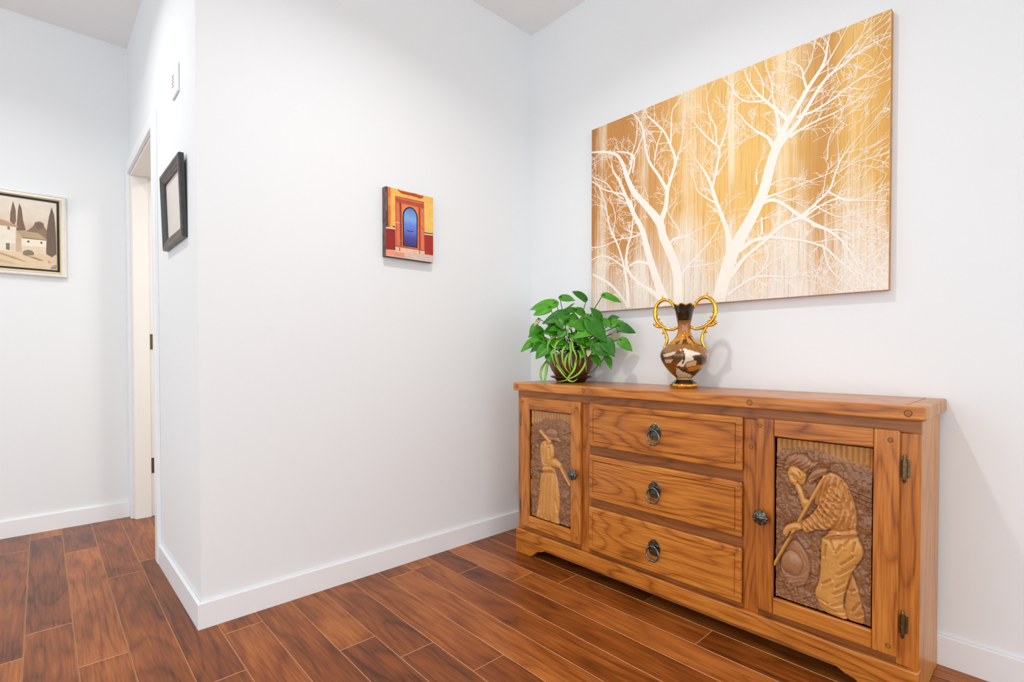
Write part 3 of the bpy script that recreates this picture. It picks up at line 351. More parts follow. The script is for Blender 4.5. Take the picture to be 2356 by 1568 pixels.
ceiling = struct(box('ceiling', (-5.2, -5.2, H), (1.4, 1.8, H + 0.1), CEIL))
wall_right = struct(box('wall_right', (0, -5.2, 0), (0.12, 0.11, H), WALL))
wall_back = struct(prism('wall_back', [(XC(0), 0), (0, 0), (0, .11), (XC(0) + .11, .11)], 'z', 0, H, WALL))
wall_far = struct(box('wall_far', (-5.2, LD, 0), (1.4, LD + 0.11, H), WALL))
Y0, Y1, ZO = 0.82, 1.618, 1.995      # door opening
T = 0.115
hb = bmesh.new()
def slab(y0, y1, z0, z1):
    add_prism(hb, [(XC(y0), y0), (XC(y0) + T, y0), (XC(y1) + T, y1), (XC(y1), y1)], 'z', z0, z1)
slab(0.0005, Y0, 0, H); slab(Y0, Y1, ZO, H); slab(Y1, LD, 0, H)
wall_hall = struct(from_bm('wall_hall', hb, WALL))
light_block_left = struct(box('light_block_left', (-5.2, 0.75, 0), (-5.08, LD, H), WALL))  # unseen wall, added and sized to cut the light on the hall wall
wall_side = struct(box('wall_side', (0.62, 0.11, 0), (0.74, LD, H), WALL))

def baseboard(name, poly):
    """plan polygon, rounded top edge"""
    bm = bmesh.new(); add_prism(bm, poly, 'z', 0.0005, BH)
    es = [e for e in bm.edges if all(abs(v.co.z - BH) < 1e-5 for v in e.verts)]
    bmesh.ops.bevel(bm, geom=es, offset=0.003, segments=2, affect='EDGES')
    return struct(from_bm(name, bm, TRIM))
bt = 0.013
baseboard('baseboard_back', [(XC(0) - bt, -bt), (-bt, -bt), (-bt, 0), (XC(0), 0)])
baseboard('baseboard_right', [(0, -5.2), (0, 0), (-bt, 0), (-bt, -5.2)])
baseboard('baseboard_hall', [(XC(0), 0), (XC(0) - bt, -bt), (XC(.75) - bt, .748), (XC(.75), .748)])
baseboard('baseboard_far', [(-5.2, LD), (-5.2, LD - bt), (XC(LD) - .016, LD - bt), (XC(LD) - .016, LD)])

# door set in the hall wall
def strip(name, y0, y1, z0, z1, dx0, dx1, mat, parent, bev=0.002):
    bm = bmesh.new()
    add_prism(bm, [(XC(y0) + dx0, y0), (XC(y1) + dx0, y1), (XC(y1) + dx1, y1), (XC(y0) + dx1, y0)], 'z', z0, z1, bev)
    return from_bm(name, bm, mat, parent)
door = thing('door_1', (XC(1.27), 1.27, 0), 'open white interior door with white casing in the hall wall', 'door')
del door['category']; del door['label']
door['kind'] = 'structure'
strip('casing', .75, .816, 0, 2.062, -.016, 0, TRIM, door)
strip('casing', Y1 + .004, LD - .002, 0, 2.062, -.016, 0, TRIM, door)
strip('casing', .816, Y1 + .004, ZO + .002, 2.062, -.016, 0, TRIM, door)
strip('jamb', Y0, Y0 + .012, 0, ZO, -.001, T + .001, DOORW, door, .001)
fj = strip('jamb', Y1 - .012, Y1, 0, ZO, -.001, T + .001, DOORW, door, .001)
strip('head_jamb', Y0 + .012, Y1 - .012, ZO - .014, ZO, -.001, T + .001, DOORW, door, .001)
strip('door_stop', Y1 - .024, Y1 - .012, 0, ZO - .014, .004, .080, DOORW, door, .001)
strip('door_stop', Y0 + .012, Y0 + .024, 0, ZO - .014, .004, .080, DOORW, door, .001)
for zc in (1.03, 0.30):
    hg = strip('hinge', Y1 - .0145, Y1 - .012, zc - .045, zc + .045, .083, .111, BRASS, door, .0008)
    bm = bmesh.new(); add_tube(bm, [(XC(Y1) + .121, Y1 - .018, zc - .045), (XC(Y1) + .121, Y1 - .018, zc + .045)], .006, 10)
    from_bm('hinge_barrel', bm, BRASS, door, smooth=True)
# the leaf stands open into the side room, folded back along the far jamb
lf = box('door_leaf', (XC(Y1) + .128, Y1 - .030, .008), (XC(Y1) + .128 + .66, Y1 + .006, ZO - .018), DOORW, door, .002)
for z0, z1 in ((.22, .92), (1.06, 1.88)):
    box('door_panel', (XC(Y1) + .23, Y1 - .034, z0), (XC(Y1) + .69, Y1 - .029, z1), DOORW, lf, .002)

# ceiling lights (their lamps were set with the light above)
GLOW = bpy.data.materials.new('lamp_glow'); GLOW.use_nodes = True
gb = GLOW.node_tree.nodes['Principled BSDF']
gb.inputs['Emission Color'].default_value = (1, .95, .88, 1); gb.inputs['Emission Strength'].default_value = 4
def downlight(x, y, label):
    t = thing('ceiling_light', (x, y, H), label, 'light', 'recessed ceiling lights')
    bm = bmesh.new(); add_lathe(bm, [(.085, 0), (.085, -.004), (.075, -.008), (.068, -.004), (.068, 0)], (x, y, H), n=40)
    from_bm('trim_ring', bm, TRIM, t)
    bm = bmesh.new(); add_lathe(bm, [(.066, 0), (.066, -.002), (.001, -.002)], (x, y, H), n=40)
    from_bm('diffuser', bm, GLOW, t)
downlight(-1.15, -1.05, 'round recessed ceiling light above the sideboard end of the room')
downlight(-2.35, .55, 'added round ceiling fill light, out of view, in the hall by the framed landscape')
downlight(-2.6, -2.4, 'added round ceiling fill light behind the viewer')
downlight(-.55, .95, 'round warm ceiling light in the room behind the open door')

# ------------------------------------------------------------------ sideboard
SBX, SBY = -0.18, -1.018
CZ = 0.8214
sb = thing('sideboard', (SBX, SBY, 0), 'oak sideboard with two carved doors and three drawers under the tree painting', 'sideboard')
def ubox(name, u0, u1, z0, z1, xf, xb, mat, parent, bev=.003, seg=2):
    return box(name, (xf, -u1, z0), (xb, -u0, z1), mat, parent, bev, seg)
FX = -.335       # face-frame plane
DX = -.353       # door and drawer front plane
# top
ubox('front_edging', .237, 1.800, .7822, CZ, -.3615, -.3302, OAK_H, sb, .006, 3)
ubox('top_board', .286, 1.7515, .784, CZ - .0002, -.3300, -.003, OAK_H, sb, .0012)
ubox('end_board', 1.7520, 1.800, .7822, CZ, -.3300, -.003, OAK_S, sb, .005, 3)
ubox('end_board', .237, .2855, .7822, CZ, -.3300, -.003, OAK_S, sb, .005, 3)
# carcass
ubox('side_panel', 1.768, 1.786, .004, .7822, -.334, -.016, OAK_S, sb, .001)
ubox('side_panel', .250, .268, .004, .7822, -.334, -.016, OAK_S, sb, .001)
ubox('back_panel', .268, 1.768, .06, .7822, -.022, -.016, DARKIN, sb, 0)
ubox('bottom_panel', .268, 1.768, .06, .078, -.318, -.022, DARKIN, sb, 0)
ubox('partition', .664, .680, .078, .7822, -.317, -.022, DARKIN, sb, 0)
ubox('partition', 1.342, 1.358, .078, .7822, -.317, -.022, DARKIN, sb, 0)
# face frame
for a, b in ((.2485, .286), (.640, .694), (1.326, 1.376), (1.738, 1.788)):
    ubox('frame_stile', a, b, .1165, .7455, FX, -.317, OAK_V, sb, .001)
ubox('frame_rail', .2485, 1.788, .7465, .782, FX - .001, -.317, OAK_D, sb, .002)
for a, b in ((.5335, .5735), (.3155, .3555), (.1165, .1385)):
    ubox('frame_rail', .6945, 1.3255, a, b, FX - .0005, -.317, OAK_D, sb, .001)
ubox('frame_rail', .2865, .6395, .1165, .1395, FX - .0005, -.317, OAK_D, sb, .001)
ubox('frame_rail', 1.3765, 1.7375, .1165, .1395, FX - .0005, -.317, OAK_D, sb, .001)
# plinth
ubox('plinth_rail', .2470, 1.7895, .058, .116, -.3525, -.317, OAK_H, sb, .004, 3)
def foot(u0, s):
    pts = [(0, .001), (.095, .001), (.112, .010), (.124, .026), (.140, .037), (.165, .0405), (.20, .0575), (0, .0575)]
    poly = [(-(u0 + s * a), z) for a, z in pts]
    prism('foot', poly, 'x', -.3495, -.322, OAK_H, sb, .0012)
foot(.2485, 1); foot(1.7880, -1)
ubox('corner_post', .2485, .2785, .001, .0575, -.3515, -.3495, OAK_V, sb, .0008)
ubox('corner_post', 1.758, 1.788, .001, .0575, -.3515, -.3495, OAK_V, sb, .0008)
ubox('rear_light_block', .268, 1.768, .001, .0595, -.034, -.016, DARKIN, sb, 0)  # unseen rail, added to darken the gap under the sideboard
ubox('apron', .44, 1.60, .050, .0578, -.3485, -.330, OAK_D, sb, .001)
for u in (.2495, 1.7585):
    ubox('rear_foot', u, u + .028, .001, .0575, -.05, -.0165, OAK_S, sb, .001)

def peg(u, z, xf, parent, r=.0062):
    bm = bmesh.new(); add_lathe(bm, [(r, .0012), (r, -.0008), (r * .8, -.0012), (r * .45, -.0012), (r * .4, -.0004), (.0005, -.0006)], (xf, -u, z), (1, 0, 0), 20)
    o = from_bm('peg', bm, PEG, parent, smooth=False)
    bm = bmesh.new()
    pts = [(xf - .0006, -u + r * math.cos(a), z + r * math.sin(a)) for a in np.linspace(0, 2 * math.pi, 25)]
    add_tube(bm, pts, .0010, 6, False); from_bm('peg_ring', bm, PEGR, parent, smooth=True)
for u, z in ((.266, .804), (.672, .803), (1.355, .802), (1.763, .802)): peg(u, z, -.3615, sb, .0080)
peg(1.350, .655, FX, sb, .006); peg(.667, .655, FX, sb, .006)

# drawers
def drawer(u0, u1, z0, z1):
    b = bmesh.new(); add_box(b, (DX, -u1, z0), (FX - .0012, -u0, z1), .0065, 3)
    b.faces.ensure_lookup_table(); bmesh.ops.recalc_face_normals(b, faces=b.faces[:])
    f = max((f for f in b.faces if f.normal.x < -.99), key=lambda f: f.calc_area())
    bmesh.ops.inset_region(b, faces=[f], thickness=.0135, use_even_offset=True)
    bmesh.ops.inset_region(b, faces=[f], thickness=.0020, use_even_offset=True)
    for v in f.verts: v.co.x += .0042
    bmesh.ops.inset_region(b, faces=[f], thickness=.0020, use_even_offset=True)
    for v in f.verts: v.co.x -= .0034
    d = from_bm('drawer', b, OAK_H, sb, ((DX + FX) / 2, -(u0 + u1) / 2, (z0 + z1) / 2))
    # pull: crest plate, post and ring
    uc = (u0 + u1) / 2 - .004; zc = (z0 + z1) / 2 + .004
    pl = [(-.020, -.022), (-.024, -.006), (-.026, .008), (-.020, .020), (-.012, .024), (-.006, .031), (0, .034), (.006, .031), (.012, .024), (.020, .020), (.026, .008), (.024, -.006), (.020, -.022), (.010, -.030), (-.010, -.030)]
    bm = bmesh.new()
    add_prism(bm, [(-(uc + a), zc + c) for a, c in pl], 'x', DX - .003, DX + .0005, .001)
    add_prism(bm, [(-(uc + a * .66), zc + c * .66 + .002) for a, c in pl], 'x', DX - .0060, DX - .002, .0012)
    for a, c in ((-.017, .010), (.017, .010), (0, .024), (-.012, -.014), (.012, -.014)): add_ball(bm, (DX - .004, -(uc + a), zc + c), .0042, 8)
    from_bm('pull_plate', bm, PEWTER, d, smooth=False)
    bm = bmesh.new()
    add_tube(bm, [(DX - .004, -uc, zc + .008), (DX - .013, -uc, zc + .008), (DX - .017, -uc, zc + .006)], [.006, .0055, .004], 10)
    from_bm('pull_post', bm, PEWTER, d, smooth=True)
    bm = bmesh.new(); pts = []; rr = []
    for k in range(41):
        a = 2 * math.pi * k / 40
        px = .0255 * math.sin(a); pz = -.0275 * (1 - math.cos(a)) * (1.0)
        if abs(a - math.pi) < .35: pz += .004 * (1 - abs(a - math.pi) / .35)
        pts.append((DX - .0150 - .004 * (1 - math.cos(a)) / 2 + .003, -(uc + px), zc + .008 + pz))
        rr.append(.0032 + .0012 * (abs(a - math.pi) < .5))
    add_tube(bm, pts, rr, 10, False)
    add_ball(bm, (DX - .0158, -uc, zc + .008 - .051), .0052, 8)
    from_bm('pull_ring', bm, PEWTER2, d, smooth=True)
drawer(.693, 1.328, .572, .7505)
drawer(.693, 1.328, .3535, .5355)
drawer(.692, 1.328, .1345, .3180)

# ---- carved reliefs
def fbm(x, y, seed, octv=4):
    rs = np.random.RandomState(seed); G = rs.rand(257, 257); out = 0; amp = 1; tot = 0
    for o in range(octv):
        xi = np.floor(x).astype(int); yi = np.floor(y).astype(int); fx = x - xi; fy = y - yi
        fx = fx * fx * (3 - 2 * fx); fy = fy * fy * (3 - 2 * fy)
        g = lambda a, b: G[a % 256, b % 256]
        out = out + amp * ((g(xi, yi) * (1 - fx) + g(xi + 1, yi) * fx) * (1 - fy) + (g(xi, yi + 1) * (1 - fx) + g(xi + 1, yi + 1) * fx) * fy)
        tot += amp; amp *= .5; x = x * 2.03 + 11; y = y * 2.03 + 5
    return out / tot
def seg_d(pts, X, Y, closed=False):
    P = list(pts) + ([pts[0]] if closed else [])
    d = np.full(X.shape, 9.0)
    for (ax, ay), (bx, by) in zip(P, P[1:]):
        dx, dy = bx - ax, by - ay; L2 = dx * dx + dy * dy + 1e-12
        t = np.clip(((X - ax) * dx + (Y - ay) * dy) / L2, 0, 1)
        d = np.minimum(d, np.hypot(X - ax - t * dx, Y - ay - t * dy))
    return d
def sdf(pts, X, Y):
    ins = np.zeros(X.shape, bool); n = len(pts)
    for i in range(n):
        (ax, ay), (bx, by) = pts[i], pts[(i + 1) % n]
        if ay == by: continue
        c = ((ay > Y) != (by > Y)) & (X < (bx - ax) * (Y - ay) / (by - ay) + ax)
        ins ^= c
    d = seg_d(pts, X, Y, True)
    return np.where(ins, d, -d)
def rounded(pts, sub=4):
    Q = list(pts); n = len(Q); out = []
    for i in range(n):
        a, b, c, d = (np.array(Q[(i + j) % n]) for j in (-1, 0, 1, 2))
        for k in range(sub):
            t = k / sub
            out.append(tuple(0.5 * (2 * b + (c - a) * t + (2 * a - 5 * b + 4 * c - d) * t * t + (3 * b - a - 3 * c + d) * t ** 3)))
    return out
TAN = np.array(S(206, 146, 74)); TAN2 = np.array(S(192, 130, 66)); BRN = np.array(S(140, 94, 58)); HAT = np.array(S(160, 110, 74)); SLAT = np.array(S(186, 128, 62))
class Relief:
    def __init__(s, nx, seed):
        s.nx = nx; s.ny = int(nx * 1.945) + 1; s.seed = seed
        x = np.linspace(0, 1, s.nx); y = np.linspace(0, 1.945, s.ny)
        s.X, s.Y = np.meshgrid(x, y)
        s.h = np.zeros(s.X.shape); s.c = np.zeros(s.X.shape + (4,)); s.c[:] = BRN
    def over(s, poly, base, dome, w, col, round_=True):
        d = sdf(rounded(poly) if round_ else poly, s.X, s.Y)
        a = np.clip(d / .012 + .5, 0, 1); a = a * a * (3 - 2 * a)
        hh = base + dome * (1 - np.exp(-np.maximum(d, 0) / w))
        # shadow groove chased round the figure
        s.h -= .0022 * np.exp(-(np.maximum(-d, 0) / .014) ** 2) * (d < 0)
        s.h = s.h * (1 - a) + hh * a
        s.c = s.c * (1 - a[..., None]) + col * a[..., None]
        return a
    def line(s, pts, w, hgt, base, col=None):
        d = seg_d(pts, s.X, s.Y); a = np.clip((w - d) / .01 + .5, 0, 1)
        hh = base + hgt * np.sqrt(np.clip(1 - (d / (w * 1.05)) ** 2, 0, 1))
        s.h = s.h * (1 - a) + np.maximum(hh, s.h) * a
        if col is not None: s.c = s.c * (1 - a[..., None]) + col * a[..., None]
    def groove(s, pts, w, dep):
        s.h -= dep * np.exp(-(seg_d(smooth_path(pts, 5) if len(pts) > 2 else pts, s.X, s.Y) / w) ** 2)
    def ridge(s, pts, w, dep): s.groove(pts, w, -dep)
    def ground(s, mound, nslat):
        X, Y = s.X, s.Y
        ym = np.interp(X, [p[0] for p in mound], [p[1] for p in mound]) + .02 * (fbm(X * 14, Y * 0 + 3, s.seed) - .5) * 2
        sl = np.abs(np.sin(X * math.pi * nslat + 1.5 * fbm(X * 9, Y * 1.2, s.seed + 1)))
        ab = 1 / (1 + np.exp(-(ym - Y) / .008))
        rough = (fbm(X * 7, Y * 7, s.seed + 2) - .5) * .0056 + (fbm(X * 26, Y * 15, s.seed + 3) - .5) * .0036
        rough -= .0016 * np.exp(-((fbm(X * 9, Y * 6, s.seed + 5) - .5) / .035) ** 2)
        edge = .003 * (1 - np.exp(-np.maximum(Y - ym, 0) / .05))
        s.h = (-.0015 + .0038 * sl ** .7) * ab + (.0008 + edge + rough) * (1 - ab)
        s.c = SLAT * ab[..., None] + s.c * (1 - ab[..., None])
        k = fbm(X * 6, Y * 6, s.seed + 4)[..., None]
        s.c[..., :3] *= (.82 + .36 * k)
    def build(s, name, u0, u1, z0, z1, xb, parent):
        w = u1 - u0; hh = z1 - z0
        # drop off to the ground plate at the border
        v = np.stack([xb - s.h * 1.65, -(u0 + s.X * w), z1 - s.Y / 1.945 * hh], -1).reshape(-1, 3)
        nx, ny = s.nx, s.ny
        i = np.arange(nx * ny).reshape(ny, nx)
        f = np.stack([i[:-1, :-1], i[:-1, 1:], i[1:, 1:], i[1:, :-1]], -1).reshape(-1, 4)
        # back plate closing the panel
        ring = np.concatenate([i[0, :], i[1:, -1], i[-1, -2::-1], i[-2:0:-1, 0]])
        vb = v[ring].copy(); vb[:, 0] = xb + .004
        n0 = len(v); m = len(ring); verts = np.concatenate([v, vb])
        faces = f.tolist() + [[int(ring[(k + 1) % m]), int(ring[k]), n0 + k, n0 + (k + 1) % m] for k in range(m)]
        faces.append([n0 + k for k in range(m)][::-1])
        me = bpy.data.meshes.new(name); me.from_pydata(verts.tolist(), [], faces); me.update()
        set_cols(me, np.concatenate([s.c.reshape(-1, 4), np.tile(BRN, (m, 1))]))
        o = link(name, me, CARVE, parent, smooth=True)
        return o

def man_relief():
    R = Relief(230, 5); X, Y = R.X, R.Y
    R.ground(MANM, 17)
    for cx, cy, r, hgt in ((.80, .42, .13, .004), (.88, .36, .09, .003), (.16, .50, .10, .002)):
        d2 = ((X - cx) ** 2 + (Y - cy) ** 2) / r ** 2
        R.h += hgt * np.exp(-d2 * 1.4) * (1 + .5 * (fbm(X * 30, Y * 30, 9) - .5))
    for l in MANB: R.ridge(l, .008, .0028)
    M = MAN
    R.over(M['brim'], .0060, .0012, .03, HAT); R.groove([(.30, 1.33), (.36, 1.50), (.28, 1.62)], .012, .0006)
    R.over(M['crown'], .0075, .0065, .06, HAT)
    R.over(M['legb'], .0020, .0045, .05, TAN2)
    R.over(M['legf'], .0045, .0075, .07, TAN)
    for l in MANF: R.groove(l, .011, .0040); R.ridge([(a + .022, b + .016) for a, b in l], .02, .0012)
    R.over(M['neck'], .0020, .003, .04, HAT)
    R.over(M['forearm'], .0045, .005, .035, TAN)
    R.over(M['face'], .0045, .0055, .05, TAN)
    R.over(M['hair'], .0055, .006, .05, HAT)
    d = sdf(M['hair'], X, Y); R.h += np.where(d > 0, .0011 * np.sin((X * .8 + Y) * 110 + 6 * fbm(X * 8, Y * 8, 12)), 0)
    e = sdf(MANX['eye'], X, Y); R.h -= .005 * np.clip(e / .03 + .4, 0, 1)
    R.ridge([(.27, .36), (.30, .40), (.29, .44)], .014, .003); R.groove([(.275, .38), (.285, .42)], .007, .003)
    R.ridge([(.20, .43), (.235, .48)], .012, .0022)
    R.groove([(.19, .53), (.215, .515)], .006, .0018); R.groove([(.20, .56), (.225, .545)], .006, .0018)
    R.over(M['torso'], .0050, .0075, .10, TAN2)
    R.over(M['collar'], .0075, .004, .035, HAT)
    for k in range(4): R.groove([(.36 + .035 * k, .47 - .02 * k), (.42 + .035 * k, .40 - .02 * k)], .008, .0014)
    R.over(M['belt'], .0072, .0032, .03, TAN2)
    R.line(MANL['pole'], .019, .0045, .0085, TAN)
    R.line(MANL['stick'], .012, .003, .003, BRN)
    R.over(M['arm'], .0080, .0062, .09, TAN2)
    for l in MANS: R.groove(l, .013, .0026)
    for a in ('torso', 'arm', 'belt'):
        d = sdf(M[a], X, Y); q = np.clip(d / .03, 0, 1)
        ph = {'torso': (X + .22 * Y + .25 * (Y - .6) ** 2) * 95, 'arm': (-.69 * X + .72 * Y) * 105, 'belt': (X * .4 + Y) * 120}[a]
        R.h += q * .0015 * np.sin(ph + 7 * fbm(X * 6, Y * 6, 21)) + q * .0022 * (fbm(X * 30, Y * 14, 23) - .5)
    R.over(M['hand'], .0085, .0048, .035, TAN)
    for k in range(3): R.groove([(.085 + .03 * k, 1.03 + .012 * k), (.115 + .03 * k, .985 + .006 * k)], .006, .0018)
    for k in range(26):
        x0, y0 = random.uniform(.02, .38), random.uniform(1.62, 1.9); R.ridge([(x0, y0), (x0 + .06, y0 - .035)], .007, .0012)
    return R
def woman_relief():
    R = Relief(150, 31); X, Y = R.X, R.Y
    R.ground(WOMM, 14)
    for cx, cy, r, hgt in ((.25, .32, .2, .003), (.75, .33, .2, .0028), (.85, 1.45, .11, .004), (.80, 1.72, .10, .003), (.92, 1.72, .08, .003), (.10, 1.55, .1, .003)):
        d2 = ((X - cx) ** 2 + (Y - cy) ** 2) / r ** 2
        R.h += hgt * np.exp(-d2 * 1.6)
    R.line(WOML[2], .013, .003, .003, BRN); R.line(WOML[3], .013, .003, .0025, BRN); R.line(WOML[4], .010, .003, .0025, BRN)
    M = WOM
    R.over(M['skirt'], .0045, .007, .09, TAN)
    R.over(M['waist'], .0065, .005, .06, TAN)
    R.over(M['face'], .0010, .002, .05, BRN)
    R.over(M['torso'], .0055, .0075, .08, TAN)
    R.over(M['brim'], .0065, .004, .04, HAT)
    R.over(M['crown'], .0070, .0052, .06, HAT)
    R.line(WOML[0], .024, .004, .0085, TAN)
    R.line(WOML[1], .026, .0045, .0065, TAN)
    for l in WOMF: R.groove(l, .020, .0044)
    R.over(M['arm'], .0085, .005, .05, TAN)
    R.groove([(.50, .86), (.56, .80)], .01, .002)
    for k in range(24):
        x0, y0 = random.uniform(.0, .2), random.uniform(.6, 1.5); R.ridge([(x0, y0), (x0 + .07, y0 + random.uniform(-.03, .03))], .010, .0013)
    return R

def cab_door(u0, u1, z0, z1, p0, p1, q0, q1, relief, knob_u, hinge_u, label):
    d = bpy.data.objects.new('door', None); COL.objects.link(d); d.parent = sb
    d.location = Vector(((DX + FX) / 2, -(u0 + u1) / 2, z0)) - wloc(sb); d.empty_display_size = .05
    d['label'] = label
    xb = FX - .0012
    ubox('stile', u0, p0 - .001, z0, z1, DX, xb, OAK_V, d, .004, 3)
    ubox('stile', p1 + .001, u1, z0, z1, DX, xb, OAK_V, d, .004, 3)
    ubox('rail', p0 - .0008, p1 + .0008, q1 + .001, z1, DX + .0004, xb, OAK_H, d, .0035, 3)
    ubox('rail', p0 - .0008, p1 + .0008, z0, q0 - .001, DX + .0004, xb, OAK_H, d, .0035, 3)
    g = .0035
    relief.build('carved_panel', p0 + g, p1 - g, q0 + g, q1 - g, DX + .0195, d)
    # knob: fluted rosette
    zc = .4415
    bm = bmesh.new()
    wob = lambda a, h: 1 + .09 * math.cos(8 * a) * (1 if h < -.002 else 0)
    add_lathe(bm, [(.012, .0), (.012, -.004), (.007, -.006), (.0065, -.012), (.017, -.015), (.0225, -.019), (.022, -.023), (.016, -.027), (.012, -.0262), (.008, -.029), (.001, -.031)], (DX, -knob_u, zc), (1, 0, 0), 48, wob)
    for k in range(8):
        a = math.pi / 4 * k + .39
        add_ball(bm, (DX - .0235, -knob_u + .0175 * math.cos(a), zc + .0175 * math.sin(a)), .0045, 8)
    from_bm('knob', bm, PEWTER, d, smooth=True)
    for zc in ((z0 + .512), (z0 + .092)):
        bm = bmesh.new(); hu = hinge_u
        x = FX - .009
        add_tube(bm, [(x, -hu, zc + t) for t in (-.038, -.036, -.031, -.030, -.024, -.024, .024, .024, .030, .031, .036, .038)],
                 [.0012, .003, .0042, .0028, .0032, .0060, .0060, .0032, .0028, .0042, .003, .0012], 12)
        s = 1 if hinge_u > u1 else -1
        add_box(bm, (FX - .0035, -(hu + s * .011), zc - .024), (FX + .0002, -(hu - s * .002), zc + .024), .0008, 1)
        from_bm('hinge', bm, BRASS, d, smooth=False)
    for uu, zz in ((u0 + .012, z1 - .022), (u1 - .020, z1 - .026), (u1 - .020, z0 + .026)): peg(uu, zz, DX, d, .0055)
cab_door(.284, .6475, .139, .752, .335, .593, .193, .696, woman_relief(), .621, .2755, 'door carved with a woman in a hat leaning on a pole')
cab_door(1.373, 1.7440, .139, .752, 1.427, 1.685, .191, .698, man_relief(), 1.3955, 1.7535, 'door carved with a stooping man, head in hand, and a hat')

# ------------------------------------------------------------------ large tree painting
PYL, PZT = -.4507, 2.0618; PWD, PHT, PT = 1.2049, .8971, .028
paint = thing('tree_painting', (0, PYL - PWD / 2, PZT - PHT), 'large gold canvas of white bare trees hanging above the sideboard', 'painting')
m, nt, b = new_mat('gold_canvas'); L = nt.links.new
tc = N(nt, 'ShaderNodeTexCoord'); sp = N(nt, 'ShaderNodeSeparateXYZ'); L(tc.outputs['Object'], sp.inputs[0])
def mr(src, a, b_, c=0., d=1.):
    n = N(nt, 'ShaderNodeMapRange'); n.inputs[1].default_value = a; n.inputs[2].default_value = b_; n.inputs[3].default_value = c; n.inputs[4].default_value = d
    L(src, n.inputs[0]); return n.outputs[0]
uu = mr(sp.outputs['Y'], PWD / 2, -PWD / 2); vv = mr(sp.outputs['Z'], PHT, 0)
def nz(sy, sz, det=4, rough=.55):
    mp = N(nt, 'ShaderNodeMapping'); mp.inputs['Scale'].default_value = (1, sy, sz); L(tc.outputs['Object'], mp.inputs['Vector'])
    n = N(nt, 'ShaderNodeTexNoise'); setin(n, Scale=1.0, Detail=det, Roughness=rough); L(mp.outputs[0], n.inputs['Vector']); return n.outputs['Fac']
def math_(op, a, b_):
    n = N(nt, 'ShaderNodeMath', operation=op)
    for i, q in enumerate((a, b_)):
        if isinstance(q, (int, float)): n.inputs[i].default_value = q
        else: L(q, n.inputs[i])
    return n.outputs[0]
# underpainting: ochre to gold from left to right
och, gold, pale_, brown = S(206, 144, 74), S(238, 188, 98), S(250, 226, 178), S(176, 116, 52)
base = ramp(nt, [(0, brown), (.05, och), (.16, S(200, 140, 72)), (.30, S(214, 158, 88)), (.44, S(238, 190, 110)), (.60, S(240, 196, 112)), (.74, S(236, 190, 104)), (.84, S(206, 148, 68)), (.93, S(236, 188, 96)), (1.0, S(222, 166, 78))])
L(math_('ADD', uu, math_('MULTIPLY', math_('SUBTRACT', nz(5, .6, 2), .5), .12)), base.inputs['Fac'])
# vertical bands of dry-brushed white
wb = ramp(nt, [(0, (.1,) * 3 + (1,)), (.055, (.62,) * 3 + (1,)), (.09, (.1,) * 3 + (1,)), (.20, (.12,) * 3 + (1,)), (.245, (.72,) * 3 + (1,)), (.275, (.15,) * 3 + (1,)), (.37, (.2,) * 3 + (1,)), (.42, (.8,) * 3 + (1,)), (.47, (.5,) * 3 + (1,)), (.51, (.1,) * 3 + (1,)),
               (.555, (.25,) * 3 + (1,)), (.575, (.85,) * 3 + (1,)), (.60, (.2,) * 3 + (1,)), (.70, (.2,) * 3 + (1,)), (.725, (.9,) * 3 + (1,)), (.745, (.6,) * 3 + (1,)), (.79, (.4,) * 3 + (1,)), (.83, (.05,) * 3 + (1,)), (.89, (.05,) * 3 + (1,)), (.91, (.35,) * 3 + (1,)), (1, (.15,) * 3 + (1,))])
L(math_('ADD', uu, math_('MULTIPLY', math_('SUBTRACT', nz(14, .8, 3), .5), .03)), wb.inputs['Fac'])
streak = nz(120, 2.6, 7, .78)
band = math_('MULTIPLY', wb.outputs['Color'], mr(nz(3, 3.5, 3), .25, .7, .35, 1.25))
bot = mr(math_('ADD', vv, math_('MULTIPLY', math_('SUBTRACT', nz(7, 2.0, 4), .5), .7)), .55, 1.12, 0., .95)
w_all = math_('ADD', band, bot)
w_str = mr(math_('ADD', w_all, math_('MULTIPLY', math_('SUBTRACT', streak, .5), 1.7)), .25, .95, 0, 1)
mx = N(nt, 'ShaderNodeMix', data_type='RGBA'); L(w_str, mx.inputs[0]); L(base.outputs['Color'], mx.inputs[6])
wcol = ramp(nt, [(.35, S(252, 238, 205)), (1.0, S(238, 228, 216))]); L(vv, wcol.inputs['Fac']); L(wcol.outputs['Color'], mx.inputs[7])
# darker drips
dk = mr(nz(150, 4.0, 6, .75), .52, .70, 0, .6)
mx2 = N(nt, 'ShaderNodeMix', data_type='RGBA'); L(dk, mx2.inputs[0]); L(mx.outputs[2], mx2.inputs[6]); mx2.inputs[7].default_value = S(170, 112, 52)
L(mx2.outputs[2], b.inputs['Base Color']); setin(b, Roughness=.5)
bp = N(nt, 'ShaderNodeBump'); setin(bp, Strength=.25, Distance=.001); L(streak, bp.inputs['Height']); L(bp.outputs[0], b.inputs['Normal'])
CANVAS = m
EDGE = plain('canvas_edge', S(190, 132, 66), .55, noise=.2, nscale=30)
BRPAINT = plain('branch_paint', S(250, 243, 232), .5, noise=.02, nscale=20, bump=.1)
me_o = box('canvas', (-PT, PYL - PWD, PZT - PHT), (-.0006, PYL, PZT), [CANVAS, EDGE], paint, .0015, 2)
for p in me_o.data.polygons:
    if p.normal.x > -.8: p.material_index = 1
